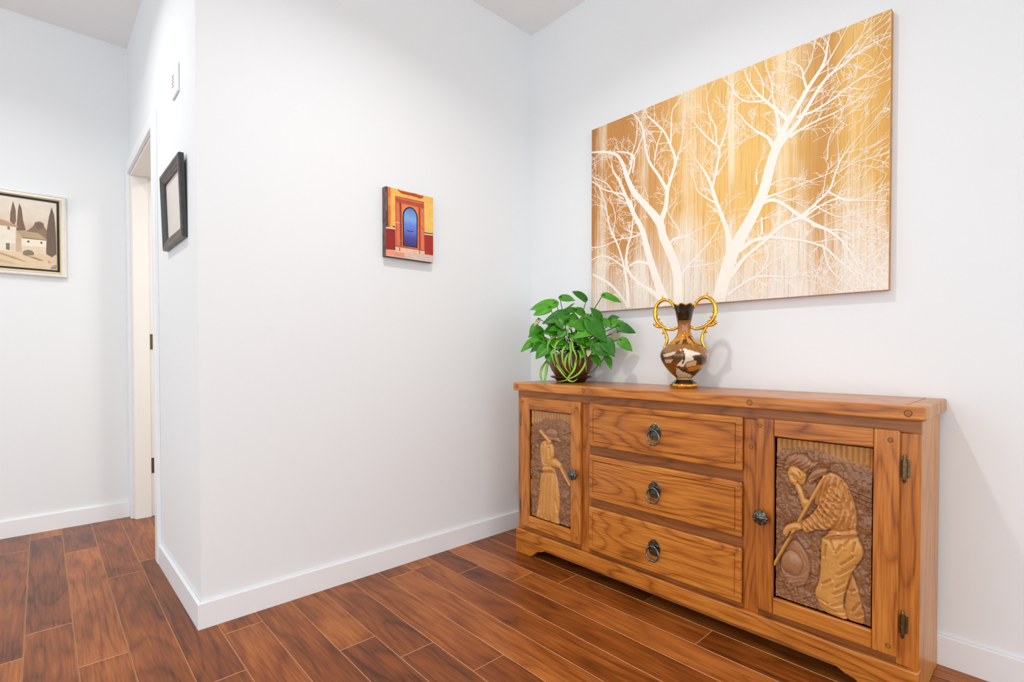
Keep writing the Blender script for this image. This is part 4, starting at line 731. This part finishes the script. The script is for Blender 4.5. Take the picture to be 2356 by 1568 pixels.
def ribbon(V, F, path, x):
    n = len(path)
    for i, p in enumerate(path):
        a = path[max(i - 1, 0)]; c = path[min(i + 1, n - 1)]
        t = np.array([c[0] - a[0], c[1] - a[1]]); t /= (np.hypot(*t) + 1e-9)
        nn = np.array([-t[1], t[0]]) * max(p[2], .0012) / 2
        for s in (1, -1):
            u = min(max(p[0] + s * nn[0], .001), PWD - .001); v = min(max(p[1] + s * nn[1], .001), PHT - .001)
            V.append((x, PYL - u, PZT - v))
        if i:
            k = len(V) - 4; F.append((k, k + 2, k + 3, k + 1))
V, F = [], []; nst = 0
rs = random.Random(11)
def inside(p): return .001 < p[0] < PWD - .001 and .001 < p[1] < PHT - .001
def stroke(path, main=False):
    global nst
    q = []
    for p in path:
        if not inside(p) and len(q) > 1: q.append(p); break
        q.append(p)
    if len(q) > 2:
        nst += 1; ribbon(V, F, q, -PT - (.0004 + .00001 * nst if main else .00012 + .000006 * (nst % 40)))
def twig(p, ang, length, w, depth):
    path = [np.array([p[0], p[1], w])]; a = ang
    n = max(4, int(length / .012)); bend = rs.uniform(-.5, .5)
    for i in range(n):
        a += rs.uniform(-.16, .16) + bend / n
        q = path[-1]
        path.append(np.array([q[0] + math.cos(a) * length / n, q[1] + math.sin(a) * length / n, w * (1 - .75 * (i + 1) / n)]))
    stroke(path)
    if depth > 0:
        for k in range(rs.randint(2, 4)):
            i = rs.randint(1, n - 1); q = path[i]
            if inside(q): twig(q, a + rs.choice((-1, 1)) * rs.uniform(.35, .95), length * rs.uniform(.3, .6), max(.0012, q[2] * .75), depth - 1)
for br in BRANCH:
    stroke(smooth_path(br, 6), True)
for br in BRANCH:
    sp_ = smooth_path(br, 6)
    acc = 0; nxt = rs.uniform(.015, .05)
    for i in range(2, len(sp_) - 1):
        d = sp_[i + 1] - sp_[i - 1]; acc += math.hypot(*(sp_[i] - sp_[i - 1])[:2])
        if sp_[i][2] > .030 and sp_[i][1] > .3: continue
        if acc > nxt:
            acc = 0; nxt = rs.uniform(.030, .075)
            a = math.atan2(d[1], d[0]); ww = sp_[i][2]
            twig(sp_[i], a + rs.choice((-1, 1)) * rs.uniform(.35, .9), rs.uniform(.05, .14), max(.0014, min(.0034, ww * .45)), 2 if ww > .006 else 1)
    # a fan at each tip
    if br[-1][2] < .006:
        d = sp_[-1] - sp_[-3]; a = math.atan2(d[1], d[0])
        for k in range(2): twig(sp_[-1], a + rs.uniform(-.5, .5), rs.uniform(.04, .1), .0022, 1)
# low bushes of brush marks along the bottom and in the right corner
for k in range(110):
    u = rs.random() ** .8 * PWD; v = PHT - abs(rs.gauss(0, .09)); twig((u, v), rs.uniform(-2.6, -.5), rs.uniform(.03, .12), rs.uniform(.0012, .0025), 0)
for k in range(90):
    u = PWD - abs(rs.gauss(0, .13)); v = PHT * rs.uniform(.3, 1.0); twig((u, v), rs.uniform(-1.3, .1), rs.uniform(.05, .14), rs.uniform(.001, .0018), 0)
for k in range(60):
    u = PWD - abs(rs.gauss(0, .07)); v = PHT - abs(rs.gauss(0, .09)); twig((u, v), rs.uniform(-3.1, .0), rs.uniform(.03, .08), rs.uniform(.0015, .004), 0)
from_data('painted_trees', V, F, BRPAINT, paint)

# ------------------------------------------------------------------ flat printed pictures: stacked patches of colour in one sheet
def sheet(name, patches, place, mat, parent, step=.00006):
    """patches: (polygon2d, colour or [colours]); place(x,y,layer)->world point"""
    V, F, C = [], [], []
    for i, (poly, col) in enumerate(patches):
        if len(poly) > 4:
            from mathutils.geometry import tessellate_polygon
            tris = tessellate_polygon([[Vector((p[0], p[1], 0)) for p in poly]])
        else: tris = [tuple(range(len(poly)))]
        o = len(V)
        for j, p in enumerate(poly):
            V.append(place(p[0], p[1], i)); C.append(col[j] if isinstance(col[0], (tuple, list)) else col)
        F += [tuple(o + t for t in tr) for tr in tris]
    me = bpy.data.meshes.new(name); me.from_pydata(V, [], F); me.update(); set_cols(me, C)
    return link(name, me, mat, parent)
def clip_poly(poly, x0, x1, y0, y1):
    for ax, lim, sg in ((0, x0, 1), (0, x1, -1), (1, y0, 1), (1, y1, -1)):
        out = []
        for i in range(len(poly)):
            a, b = poly[i - 1], poly[i]
            ia = sg * (a[ax] - lim) >= -1e-9; ib = sg * (b[ax] - lim) >= -1e-9
            if ia != ib:
                t = (lim - a[ax]) / (b[ax] - a[ax]); out.append((a[0] + t * (b[0] - a[0]), a[1] + t * (b[1] - a[1])))
            if ib: out.append(tuple(b))
        poly = out
        if not poly: return []
    return poly

# small canvas of a blue door
CX0, CZ1, CW, CH, CT = -.926, 1.6885, .247, .303, .030
pic = thing('door_print', (CX0 + CW / 2, 0, CZ1 - CH), 'small canvas print of an arched blue door in a yellow and red wall', 'picture')
PRINT = vcol('canvas_print', .5, nz=.08, nscale=45)
EDG2 = plain('print_edge', S(96, 78, 68), .6, noise=.45, nscale=35)
EDG3 = plain('print_underside', S(70, 52, 46), .6, noise=.2, nscale=35)
cv = box('canvas', (CX0, -CT, CZ1 - CH), (CX0 + CW, -.0006, CZ1), [EDG2, EDG3], pic, .0012, 2)
for p in cv.data.polygons:
    if p.normal.z < -.8: p.material_index = 1
pat = []
for poly, c in SMALL:
    q = clip_poly(poly, 0.0008, CW - .0008, 0.0008, CH - .0008)
    if len(q) >= 3: pat.append((q, S(*c)))
n = len(SDOOR); ys = [p[1] for p in SDOOR]; y0, y1 = min(ys), max(ys)
def strips(poly, stops, k=14):
    out = []; ys = [p[1] for p in poly]; a, b_ = min(ys), max(ys)
    for i in range(k):
        t0, t1 = i / k, (i + 1) / k
        q = clip_poly(poly, -9, 9, a + (b_ - a) * t0, a + (b_ - a) * t1)
        if len(q) < 3: continue
        def c(t): return tuple(np.interp(t, [s[0] for s in stops], [S(*s[1])[j] for s in stops]) for j in range(3)) + (1,)
        out.append((q, [c((p[1] - a) / (b_ - a)) for p in q]))
    return out
pat += strips(SDOOR, [(0, (84, 124, 196)), (.12, (104, 150, 222)), (.30, (132, 176, 232)), (.42, (104, 140, 222)), (.62, (98, 118, 206)), (.78, (78, 72, 160)), (1, (50, 44, 104))])
for q in SBAR: pat.append((q, S(34, 28, 60)))
rp = random.Random(5)
for k in range(60):   # worn plaster flecks on surround, pavement and lintel
    zone = rp.choice(((.05, .19, .05, .09), (.02, .24, .275, .298), (.055, .075, .1, .26), (.185, .2, .1, .26)))
    x, y = rp.uniform(zone[0], zone[1]), rp.uniform(zone[2], zone[3]); a = rp.uniform(.001, .004)
    pat.append(([(x, y), (x + a, y + .0006), (x + a, y + .0016), (x, y + .001)], S(*rp.choice(((238, 180, 150), (160, 66, 44), (130, 60, 44), (226, 150, 110))))))
sheet('printed_image', pat, lambda x, y, i: (CX0 + x, -CT - .0004 - i * .00001, CZ1 - y), PRINT, pic)

# framed sepia landscape on the far wall
FXR, FXL, FZ0, FZ1 = -1.9235, -2.56, 1.3745, 1.815
lp = thing('landscape_picture', ((FXR + FXL) / 2, LD, FZ0), 'sepia landscape of farmhouses and cypresses in a silver frame on the far hall wall', 'picture')
SILVER = plain('silver_leaf', S(234, 232, 222), .32, .2, noise=.05, nscale=60, bump=.1)
BLACK = plain('black_liner', S(24, 20, 18), .5)
BUFF = plain('gilt_edge', S(214, 186, 132), .4, .4, noise=.1)
def frame4(root, plane, x0, x1, z0, z1, prof, mat, name, axis='y'):
    """four mitred rails; prof: (inset, depth) polygon; plane(a, z, depth)"""
    cor = [(x0, z0), (x1, z0), (x1, z1), (x0, z1)]
    inn = [(1, 1), (-1, 1), (-1, -1), (1, -1)]
    for i in range(4):
        j = (i + 1) % 4; bm = bmesh.new(); rings = []
        for k in (i, j):
            rings.append([bm.verts.new(plane(cor[k][0] + inn[k][0] * p[0], cor[k][1] + inn[k][1] * p[0], p[1])) for p in prof])
        m_ = len(prof)
        for q in range(m_): bm.faces.new([rings[0][q], rings[0][(q + 1) % m_], rings[1][(q + 1) % m_], rings[1][q]])
        bm.faces.new(rings[0]); bm.faces.new(rings[1][::-1])
        from_bm(name, bm, mat, root)
PL = lambda a, z, d: (a, LD - .0006 - d, z)
frame4(lp, PL, FXL, FXR, FZ0, FZ1, [(0, 0), (0, .016), (.003, .021), (.007, .022), (.010, .018), (.016, .017), (.018, .020), (.022, .021), (.024, .016), (.024, 0)], SILVER, 'frame_rail')
frame4(lp, PL, FXL + .0242, FXR - .0242, FZ0 + .0242, FZ1 - .0242, [(0, .002), (0, .0155), (.004, .0155), (.004, .002)], BUFF, 'gilt_slip')
frame4(lp, PL, FXL + .0284, FXR - .0284, FZ0 + .0284, FZ1 - .0284, [(0, .002), (0, .012), (.010, .012), (.010, .002)], BLACK, 'black_liner')
IX0, IX1, IZ0, IZ1 = FXL + .0386, FXR - .0386, FZ0 + .0386, FZ1 - .0386
box('backing', (IX0 - .02, LD - .006, IZ0 - .02), (IX1 + .02, LD - .001, IZ1 + .02), BLACK, lp)
PRINT2 = vcol('sepia_print', .45, nz=.06, nscale=25)
pat = strips([(IX0, -IZ1), (IX1, -IZ1), (IX1, -IZ0), (IX0, -IZ0)], [(0, (236, 228, 212)), (.3, (232, 216, 196)), (.5, (204, 178, 150)), (1, (214, 184, 146))], 16)
for poly, c in LAND:
    q = clip_poly([(x, -z) for x, z in poly], IX0, IX1, -IZ1, -IZ0)
    if len(q) >= 3: pat.append((q, S(*c)))
sheet('printed_image', pat, lambda x, y, i: (x, LD - .0085 - i * .00002, -y), PRINT2, lp)

# dark frame on the hall wall, leaning out at its top
DY0, DY1, DZ0, DZ1 = .150, .522, 1.388, 1.693
df = thing('dark_frame', (XC(.33), .33, DZ0), 'black ribbed picture frame with pale print beside the hall door', 'picture')
EBONY = plain('ebonised_wood', S(44, 44, 46), .32, noise=.25, nscale=60, coat=.3)
RIB = wood('ribbed_wood', 'Y', S(44, 40, 38), S(86, 78, 72), S(130, 120, 112), .4, 1.5, .6, .1)
PAPER = plain('pale_paper', S(226, 220, 212), .35, noise=.03, nscale=9)
def DP(y, z, d):
    k = (z - DZ0) / (DZ1 - DZ0)
    return (XC(y) - .0010 - k * .009 - d, y, z)
prof = [(0, 0), (0, .015), (.004, .019), (.012, .019), (.014, .016), (.020, .0175), (.023, .0145), (.030, .0155), (.034, .011), (.040, .011), (.042, .006), (.042, 0)]
frame4(df, DP, DY0, DY1, DZ0, DZ1, prof, EBONY, 'frame_rail')
fr_ = [o for o in df.children if o.name.startswith('frame_rail')]
for i in (0, 2): fr_[i].data.materials[0] = RIB
q = .040
from_data('print', [DP(DY0 + q, DZ0 + q, .003), DP(DY1 - q, DZ0 + q, .003), DP(DY1 - q, DZ1 - q, .003), DP(DY0 + q, DZ1 - q, .003),
                    DP(DY0 + q, DZ0 + q, .0), DP(DY1 - q, DZ0 + q, .0), DP(DY1 - q, DZ1 - q, .0), DP(DY0 + q, DZ1 - q, .0)],
          [(0, 1, 2, 3), (7, 6, 5, 4), (0, 4, 5, 1), (1, 5, 6, 2), (2, 6, 7, 3), (3, 7, 4, 0)], PAPER, df)

# white wall chime high on the hall wall
ch = thing('door_chime', (XC(.31), .31, 1.962), 'small white chime box with round grille holes high on the hall wall', 'chime')
PLAST = plain('white_plastic', S(240, 240, 240), .4)
HOLE = plain('grille_hole', S(60, 60, 62), .7)
strip('housing', .262, .372, 1.962, 2.072, -.007, -.0006, PLAST, ch, .0015)
for i in range(4):
    for j in range(3):
        y = .335 + j * .011; z = 2.046 - i * .013
        bm = bmesh.new(); add_lathe(bm, [(.0030, 0), (.0030, -.0006), (.0005, -.0006)], (XC(y) - .007, y, z), (1, 0, 0), 10)
        from_bm('grille_hole', bm, HOLE, ch)

# ------------------------------------------------------------------ vase
VX, VY = -.135, -1.005; VZ = CZ + .0004
vase = thing('vase', (VX, VY, VZ), 'brown and gold glazed two-handled vase standing on the sideboard', 'vase')
K = 1 / 3580.
prof_px = [(1436, 190), (1420, 196), (1404, 202), (1385, 196), (1372, 182), (1350, 150), (1328, 122), (1316, 113), (1306, 110), (1296, 114), (1280, 130), (1250, 165), (1200, 214), (1150, 256), (1100, 290), (1050, 316), (1000, 331), (960, 333), (920, 322), (880, 298), (850, 268), (815, 230), (780, 192), (750, 158), (720, 130), (690, 110), (660, 98), (620, 89), (570, 85), (520, 90), (480, 98), (440, 104), (400, 112), (350, 123), (300, 137), (265, 148), (240, 157)]
pp = smooth_path([(r * K, (1440 - y) * K) for y, r in prof_px], 4)
def pinpoly(px, py, poly):
    ins = False
    for i in range(len(poly)):
        (ax, ay), (bx, by) = poly[i - 1], poly[i]
        if (ay > py) != (by > py) and px < (bx - ax) * (py - ay) / (by - ay) + ax: ins = not ins
    return ins
VP = [([(230, 850), (480, 790), (930, 850), (930, 1010), (230, 1010)], (150, 96, 34)),
      ([(240, 930), (300, 950), (420, 900), (440, 1000), (400, 1090), (240, 1050)], (92, 62, 34)),
      ([(250, 960), (370, 920), (360, 965), (260, 1000)], (214, 196, 172)),
      ([(262, 1030), (345, 1030), (330, 1075), (290, 1090)], (206, 180, 150)),
      ([(300, 1090), (400, 1060), (410, 1200), (370, 1230), (310, 1150)], (128, 76, 26)),
      ([(465, 880), (490, 878), (690, 945), (690, 975), (590, 980), (600, 1040), (500, 1065), (480, 1140), (400, 1115), (450, 1030)], (232, 222, 204)),
      ([(455, 900), (475, 900), (478, 1070), (455, 1090)], (70, 46, 26)),
      ([(570, 975), (700, 960), (790, 1010), (870, 1065), (700, 1110), (620, 1060)], (66, 42, 20)),
      ([(500, 1080), (640, 1040), (650, 1110), (520, 1140)], (206, 176, 128)),
      ([(540, 1150), (640, 1120), (860, 1085), (850, 1130), (650, 1200), (560, 1190)], (186, 128, 48)),
      ([(610, 1190), (850, 1140), (790, 1210), (690, 1240)], (84, 52, 22)),
      ([(780, 950), (880, 920), (905, 1000), (880, 1080), (820, 1040), (830, 985)], (196, 172, 146)),
      ([(400, 1150), (480, 1180), (660, 1250), (640, 1290), (470, 1292), (430, 1240)], (206, 188, 160)),
      ([(410, 1145), (500, 1170), (680, 1245), (660, 1262), (480, 1195)], (60, 38, 20))]
na = 144; NZA = fbm(*np.meshgrid(np.linspace(0, 12, 360), np.arange(200, 1460) / 60. + 9), 3); Vv, Fv, Cv = [], [], []
rv = np.array([.733, -.681]); fv = np.array([.681, .733])
for i, (r, h) in enumerate(pp):
    yp = 1440 - h / K
    for k in range(na):
        a = 2 * math.pi * k / na
        wr = 1.0 + (.03 * math.sin(8 * a) if h > .325 else 0)
        zz = h + (.003 * math.sin(8 * a) if h > .328 else 0)
        off = rv * math.sin(a) * r * wr - fv * math.cos(a) * r * wr
        Vv.append((VX + off[0], VY + off[1], VZ + zz))
        xp = 575 + math.sin(a) * r / K
        metal = 0.0
        nzv = float(NZA[int(yp) - 200, int(180 + 170 * math.sin(a)) ])
        if yp > 1372: c = S(226, 170, 60); metal = 1.0
        elif yp > 1318: c = S(34, 20, 10)
        elif yp > 1296: c = S(226, 180, 84); metal = 1.0
        elif yp > 820:
            c = S(112, 70, 26) if nzv > .5 else S(84, 52, 22)
            if yp > 1230: c = S(96, 60, 26)
            for poly, cc in VP:
                if pinpoly(xp + 10 * (nzv - .5), yp + 14 * (nzv - .5), poly): c = S(*cc)
        else:
            t = yp
            pts = [(240, (26, 20, 18)), (380, (38, 28, 22)), (450, (70, 44, 22)), (500, (140, 84, 30)), (600, (176, 106, 34)), (680, (190, 122, 34)), (740, (206, 142, 36)), (820, (196, 130, 36))]
            c = tuple(np.interp(t, [p[0] for p in pts], [S(*p[1])[j] for p in pts]) for j in range(3)) + (1,)
            if 690 < yp < 830 and nzv > .58: c = S(96, 58, 20)
            if yp < 258: c = S(240, 196, 96); metal = 1.0
        Cv.append((c[0], c[1], c[2], metal))
    if i:
        for k in range(na):
            b0 = (i - 1) * na; b1 = i * na
            Fv.append((b0 + k, b0 + (k + 1) % na, b1 + (k + 1) % na, b1 + k))
# inner wall of the mouth and closed base
for d_, (r, h) in enumerate(((.038, .326), (.028, .27))):
    for k in range(na):
        a = 2 * math.pi * k / na; off = rv * math.sin(a) * r - fv * math.cos(a) * r
        Vv.append((VX + off[0], VY + off[1], VZ + h)); Cv.append(S(26, 18, 14)[:3] + (0,))
    b0 = (len(pp) - 1 + d_) * na; b1 = b0 + na
    for k in range(na): Fv.append((b0 + k, b0 + (k + 1) % na, b1 + (k + 1) % na, b1 + k))
Fv.append(tuple(range(na))[::-1]); Fv.append(tuple(range(len(Vv) - na, len(Vv))))
me = bpy.data.meshes.new('body'); me.from_pydata(Vv, [], Fv); me.update(); set_cols(me, Cv)
VASE_M = vcol('vase_glaze_metal', .10, True, .10, 90, coat=.5)
link('body', me, VASE_M, vase, smooth=True)
ang = math.radians(36)
hd = Vector((rv[0] * math.cos(ang) - fv[0] * math.sin(ang), rv[1] * math.cos(ang) - fv[1] * math.sin(ang), 0)).normalized()
def handle(sgn):
    W = lambda a, z: Vector((VX, VY, VZ)) + hd * (sgn * a) + Vector((0, 0, z))
    bm = bmesh.new()
    up = [(.038, .318), (.0455, .335), (.058, .350), (.074, .358), (.092, .356), (.110, .342), (.119, .318), (.119, .290), (.108, .266), (.0895, .250), (.0667, .2385), (.043, .236), (.024, .246)]
    P = smooth_path(up, 5); n = len(P)
    add_tube(bm, [W(*p) for p in P], [.0050 + .0028 * math.sin(math.pi * i / (n - 1)) for i in range(n)], 10)
    lowp = smooth_path([(.0915, .252), (.080, .230), (.0715, .210), (.0695, .190), (.077, .168), (.082, .158)], 5)
    add_tube(bm, [W(*p) for p in lowp], [.0062 - .002 * abs(i / len(lowp) - .5) for i in range(len(lowp))], 10)
    cu = smooth_path([(.088, .249), (.102, .247), (.115, .251), (.121, .258), (.117, .263)], 4)
    add_tube(bm, [W(*p) for p in cu], [.006, .006, .0058, .0056] + [.0052] * (len(cu) - 4), 8)
    sp1 = smooth_path([(.084, .358), (.089, .366), (.088, .379)], 4)
    add_tube(bm, [W(*p) for p in sp1], [.0060 - .0052 * i / (len(sp1) - 1) for i in range(len(sp1))], 8)
    for a, z, r in ((.121, .258, .0072), (.112, .300, .0052), (.104, .280, .0052), (.096, .262, .0062), (.126, .312, .0042), (.048, .342, .0068), (.062, .356, .0060), (.070, .236, .0055), (.086, .222, .0050), (.076, .205, .0046), (.040, .324, .0066), (.080, .162, .0068), (.028, .243, .0064)):
        add_ball(bm, W(a, z), r, 10)
    from_bm('handle', bm, GOLD, vase, smooth=True)
handle(1); handle(-1)

# ------------------------------------------------------------------ potted plant
PX, PY = -.139, -.414
plant = thing('potted_plant', (PX, PY, CZ), 'bushy green trailing plant in a brown pot and saucer on the sideboard', 'plant')
POT = plain('speckled_pot', S(112, 62, 32), .35, noise=.5, nscale=190, bump=.2)
SAUCER = plain('saucer_clay', S(66, 34, 22), .3, noise=.2, nscale=60)
SOIL = plain('soil', S(44, 30, 20), .9, noise=.4, nscale=120, bump=.8)
bm = bmesh.new(); add_lathe(bm, [(.066, .0005), (.070, .004), (.078, .016), (.098, .024), (.101, .028), (.098, .029), (.080, .022), (.001, .020)], (PX, PY, CZ), n=48)
from_bm('saucer', bm, SAUCER, plant, smooth=True)
bm = bmesh.new(); add_lathe(bm, [(.066, .0225), (.074, .030), (.092, .055), (.104, .082), (.107, .100), (.104, .118), (.097, .130), (.100, .138), (.096, .140), (.090, .132), (.088, .124)], (PX, PY, CZ), n=48, wob=lambda a, h: 1 + .018 * math.cos(12 * a))
from_bm('pot', bm, POT, plant, smooth=True)
bm = bmesh.new(); add_lathe(bm, [(.088, .120), (.087, .125), (.05, .128), (.001, .130)], (PX, PY, CZ), n=32)
from_bm('soil', bm, SOIL, plant, smooth=True)
def leaf_mat(name, c1, c2, rough=.32):
    m, nt, b = new_mat(name); L = nt.links.new
    oi = N(nt, 'ShaderNodeObjectInfo'); tc = N(nt, 'ShaderNodeTexCoord'); n = N(nt, 'ShaderNodeTexNoise'); setin(n, Scale=30.0, Detail=3.0)
    L(tc.outputs['Object'], n.inputs['Vector'])
    ad = N(nt, 'ShaderNodeMath', operation='MULTIPLY_ADD'); ad.inputs[1].default_value = .5; L(n.outputs['Fac'], ad.inputs[0])
    m2_ = N(nt, 'ShaderNodeMath', operation='MULTIPLY'); m2_.inputs[1].default_value = .6; L(oi.outputs['Random'], m2_.inputs[0]); L(m2_.outputs[0], ad.inputs[2])
    r = ramp(nt, [(.15, c1), (.85, c2)]); L(ad.outputs[0], r.inputs['Fac']); L(r.outputs['Color'], b.inputs['Base Color'])
    setin(b, Roughness=rough)
    tr = N(nt, 'ShaderNodeBsdfTranslucent'); L(r.outputs['Color'], tr.inputs['Color'])
    mx = N(nt, 'ShaderNodeMixShader'); mx.inputs[0].default_value = .18
    L(b.outputs[0], mx.inputs[1]); L(tr.outputs[0], mx.inputs[2])
    L(mx.outputs[0], nt.nodes['Material Output'].inputs['Surface'])
    return m
LEAF = leaf_mat('leaf_green', S(26, 104, 2), S(84, 172, 14), .42)
STRIPE = leaf_mat('strap_leaf_green', S(66, 150, 14), S(128, 194, 44), .4)
STRIPE_E = leaf_mat('strap_leaf_margin', S(150, 200, 70), S(186, 216, 104), .4)
PALEM = leaf_mat('pale_leaf', S(206, 190, 150), S(226, 214, 180), .5)
STALK = plain('leaf_stalk', S(58, 84, 26), .4, noise=.3, nscale=60)
FWD = Vector((.681, .733, 0)); UP = Vector((0, 0, 1)); RT = Vector((.733, -.681, 0))
rl = random.Random(4)
crown = Vector((PX, PY, CZ + .15))
def make_leaf(row, mat, name='leaf'):
    B = Vector(row[:3]); Tp = Vector(row[3:6]); w = row[6]
    ax = Tp - B; Ln = ax.length * 1.08; ax.normalize()
    n0 = (-FWD + UP * rl.uniform(.25, .7) + RT * rl.uniform(-.35, .35)).normalized()
    n0 = (n0 - ax * n0.dot(ax)).normalized(); sd = ax.cross(n0)
    w = w * 1.12
    prof = [(0, .0), (.03, .42), (.10, .78), (.22, .97), (.36, 1.0), (.52, .88), (.68, .66), (.82, .40), (.93, .16), (1.0, .012)]
    V, F = [], []
    cup = rl.uniform(.10, .26); droop = rl.uniform(.05, .14); wav = rl.uniform(0, 6.28)
    for i, (t, ww) in enumerate(prof):
        for j, s in enumerate((-1, -.55, 0, .55, 1)):
            hw = w / 2 * ww * s
            back = -.10 * Ln * abs(s) * math.exp(-t * 9)        # heart lobes
            z = abs(hw) * cup * 1.6 - droop * Ln * t * t + .0022 * math.sin(t * 8 + wav + s * 2) * abs(s)
            V.append(B + ax * (t * Ln + back) + sd * hw + n0 * z)
        if i:
            for j in range(4):
                a = (i - 1) * 5 + j; F.append((a, a + 1, a + 6, a + 5))
    for p in V:
        if p.x > -.006: p.x = -.006
    o = from_data(name, V, F, mat, plant, B, smooth=True)
    md = o.modifiers.new('thickness', 'SOLIDIFY'); md.thickness = .0006
    # stalk down into the crown
    c = crown + Vector((rl.uniform(-.05, .05), rl.uniform(-.05, .05), rl.uniform(-.03, .01)))
    mid = (B + c) / 2 + UP * .02 * rl.uniform(0, 1) + (B - c) * .05
    bm = bmesh.new(); path = smooth_path([c, mid, B, B + ax * Ln * .12 + n0 * .001], 4)
    add_tube(bm, path, [.0026 - .0011 * i / (len(path) - 1) for i in range(len(path))], 6)
    from_bm('leaf_stalk', bm, STALK, o, B, smooth=True)
    return o
for row in LEAF_ROWS: make_leaf(row, LEAF)
for row in PALE: make_leaf(row, PALEM)
for st in STRAND:
    P = smooth_path(st, 6); n = len(P); V, F = [], []
    for i, p in enumerate(P):
        t = Vector(P[min(i + 1, n - 1)] - P[max(i - 1, 0)]).normalized()
        sd = t.cross(-FWD).normalized(); nn = sd.cross(t)
        w = .0052 * (1 - .85 * (i / (n - 1)) ** 2.5) * (.6 + .4 * min(1, i / 4))
        for s in (-1, -.45, .45, 1):
            q = Vector(p) + sd * (w * s) + nn * (abs(s) * w * .5)
            if q.x > -.365: q.z = max(q.z, CZ + .002)
            V.append(q)
        if i:
            for j in range(3):
                a = (i - 1) * 4 + j; F.append((a, a + 1, a + 5, a + 4))
    o = from_data('strap_leaf', V, F, [STRIPE, STRIPE_E], plant, V[0], smooth=True)
    for k, p in enumerate(o.data.polygons): p.material_index = 1 if k % 3 == 1 else 0
    md = o.modifiers.new('thickness', 'SOLIDIFY'); md.thickness = .0005
# trailing brown vine at the right
bm = bmesh.new(); vp = [Vector(LEAF_ROWS[13][:3])]
path = smooth_path([crown + Vector((.02, -.06, -.02)), Vector((-.17, -.52, .915)), Vector((-.175, -.555, .868)), vp[0]], 6)
add_tube(bm, path, .0019, 6); from_bm('vine', bm, plain('vine_brown', S(78, 56, 30), .5, noise=.2), plant, smooth=True)

bpy.context.view_layer.update()
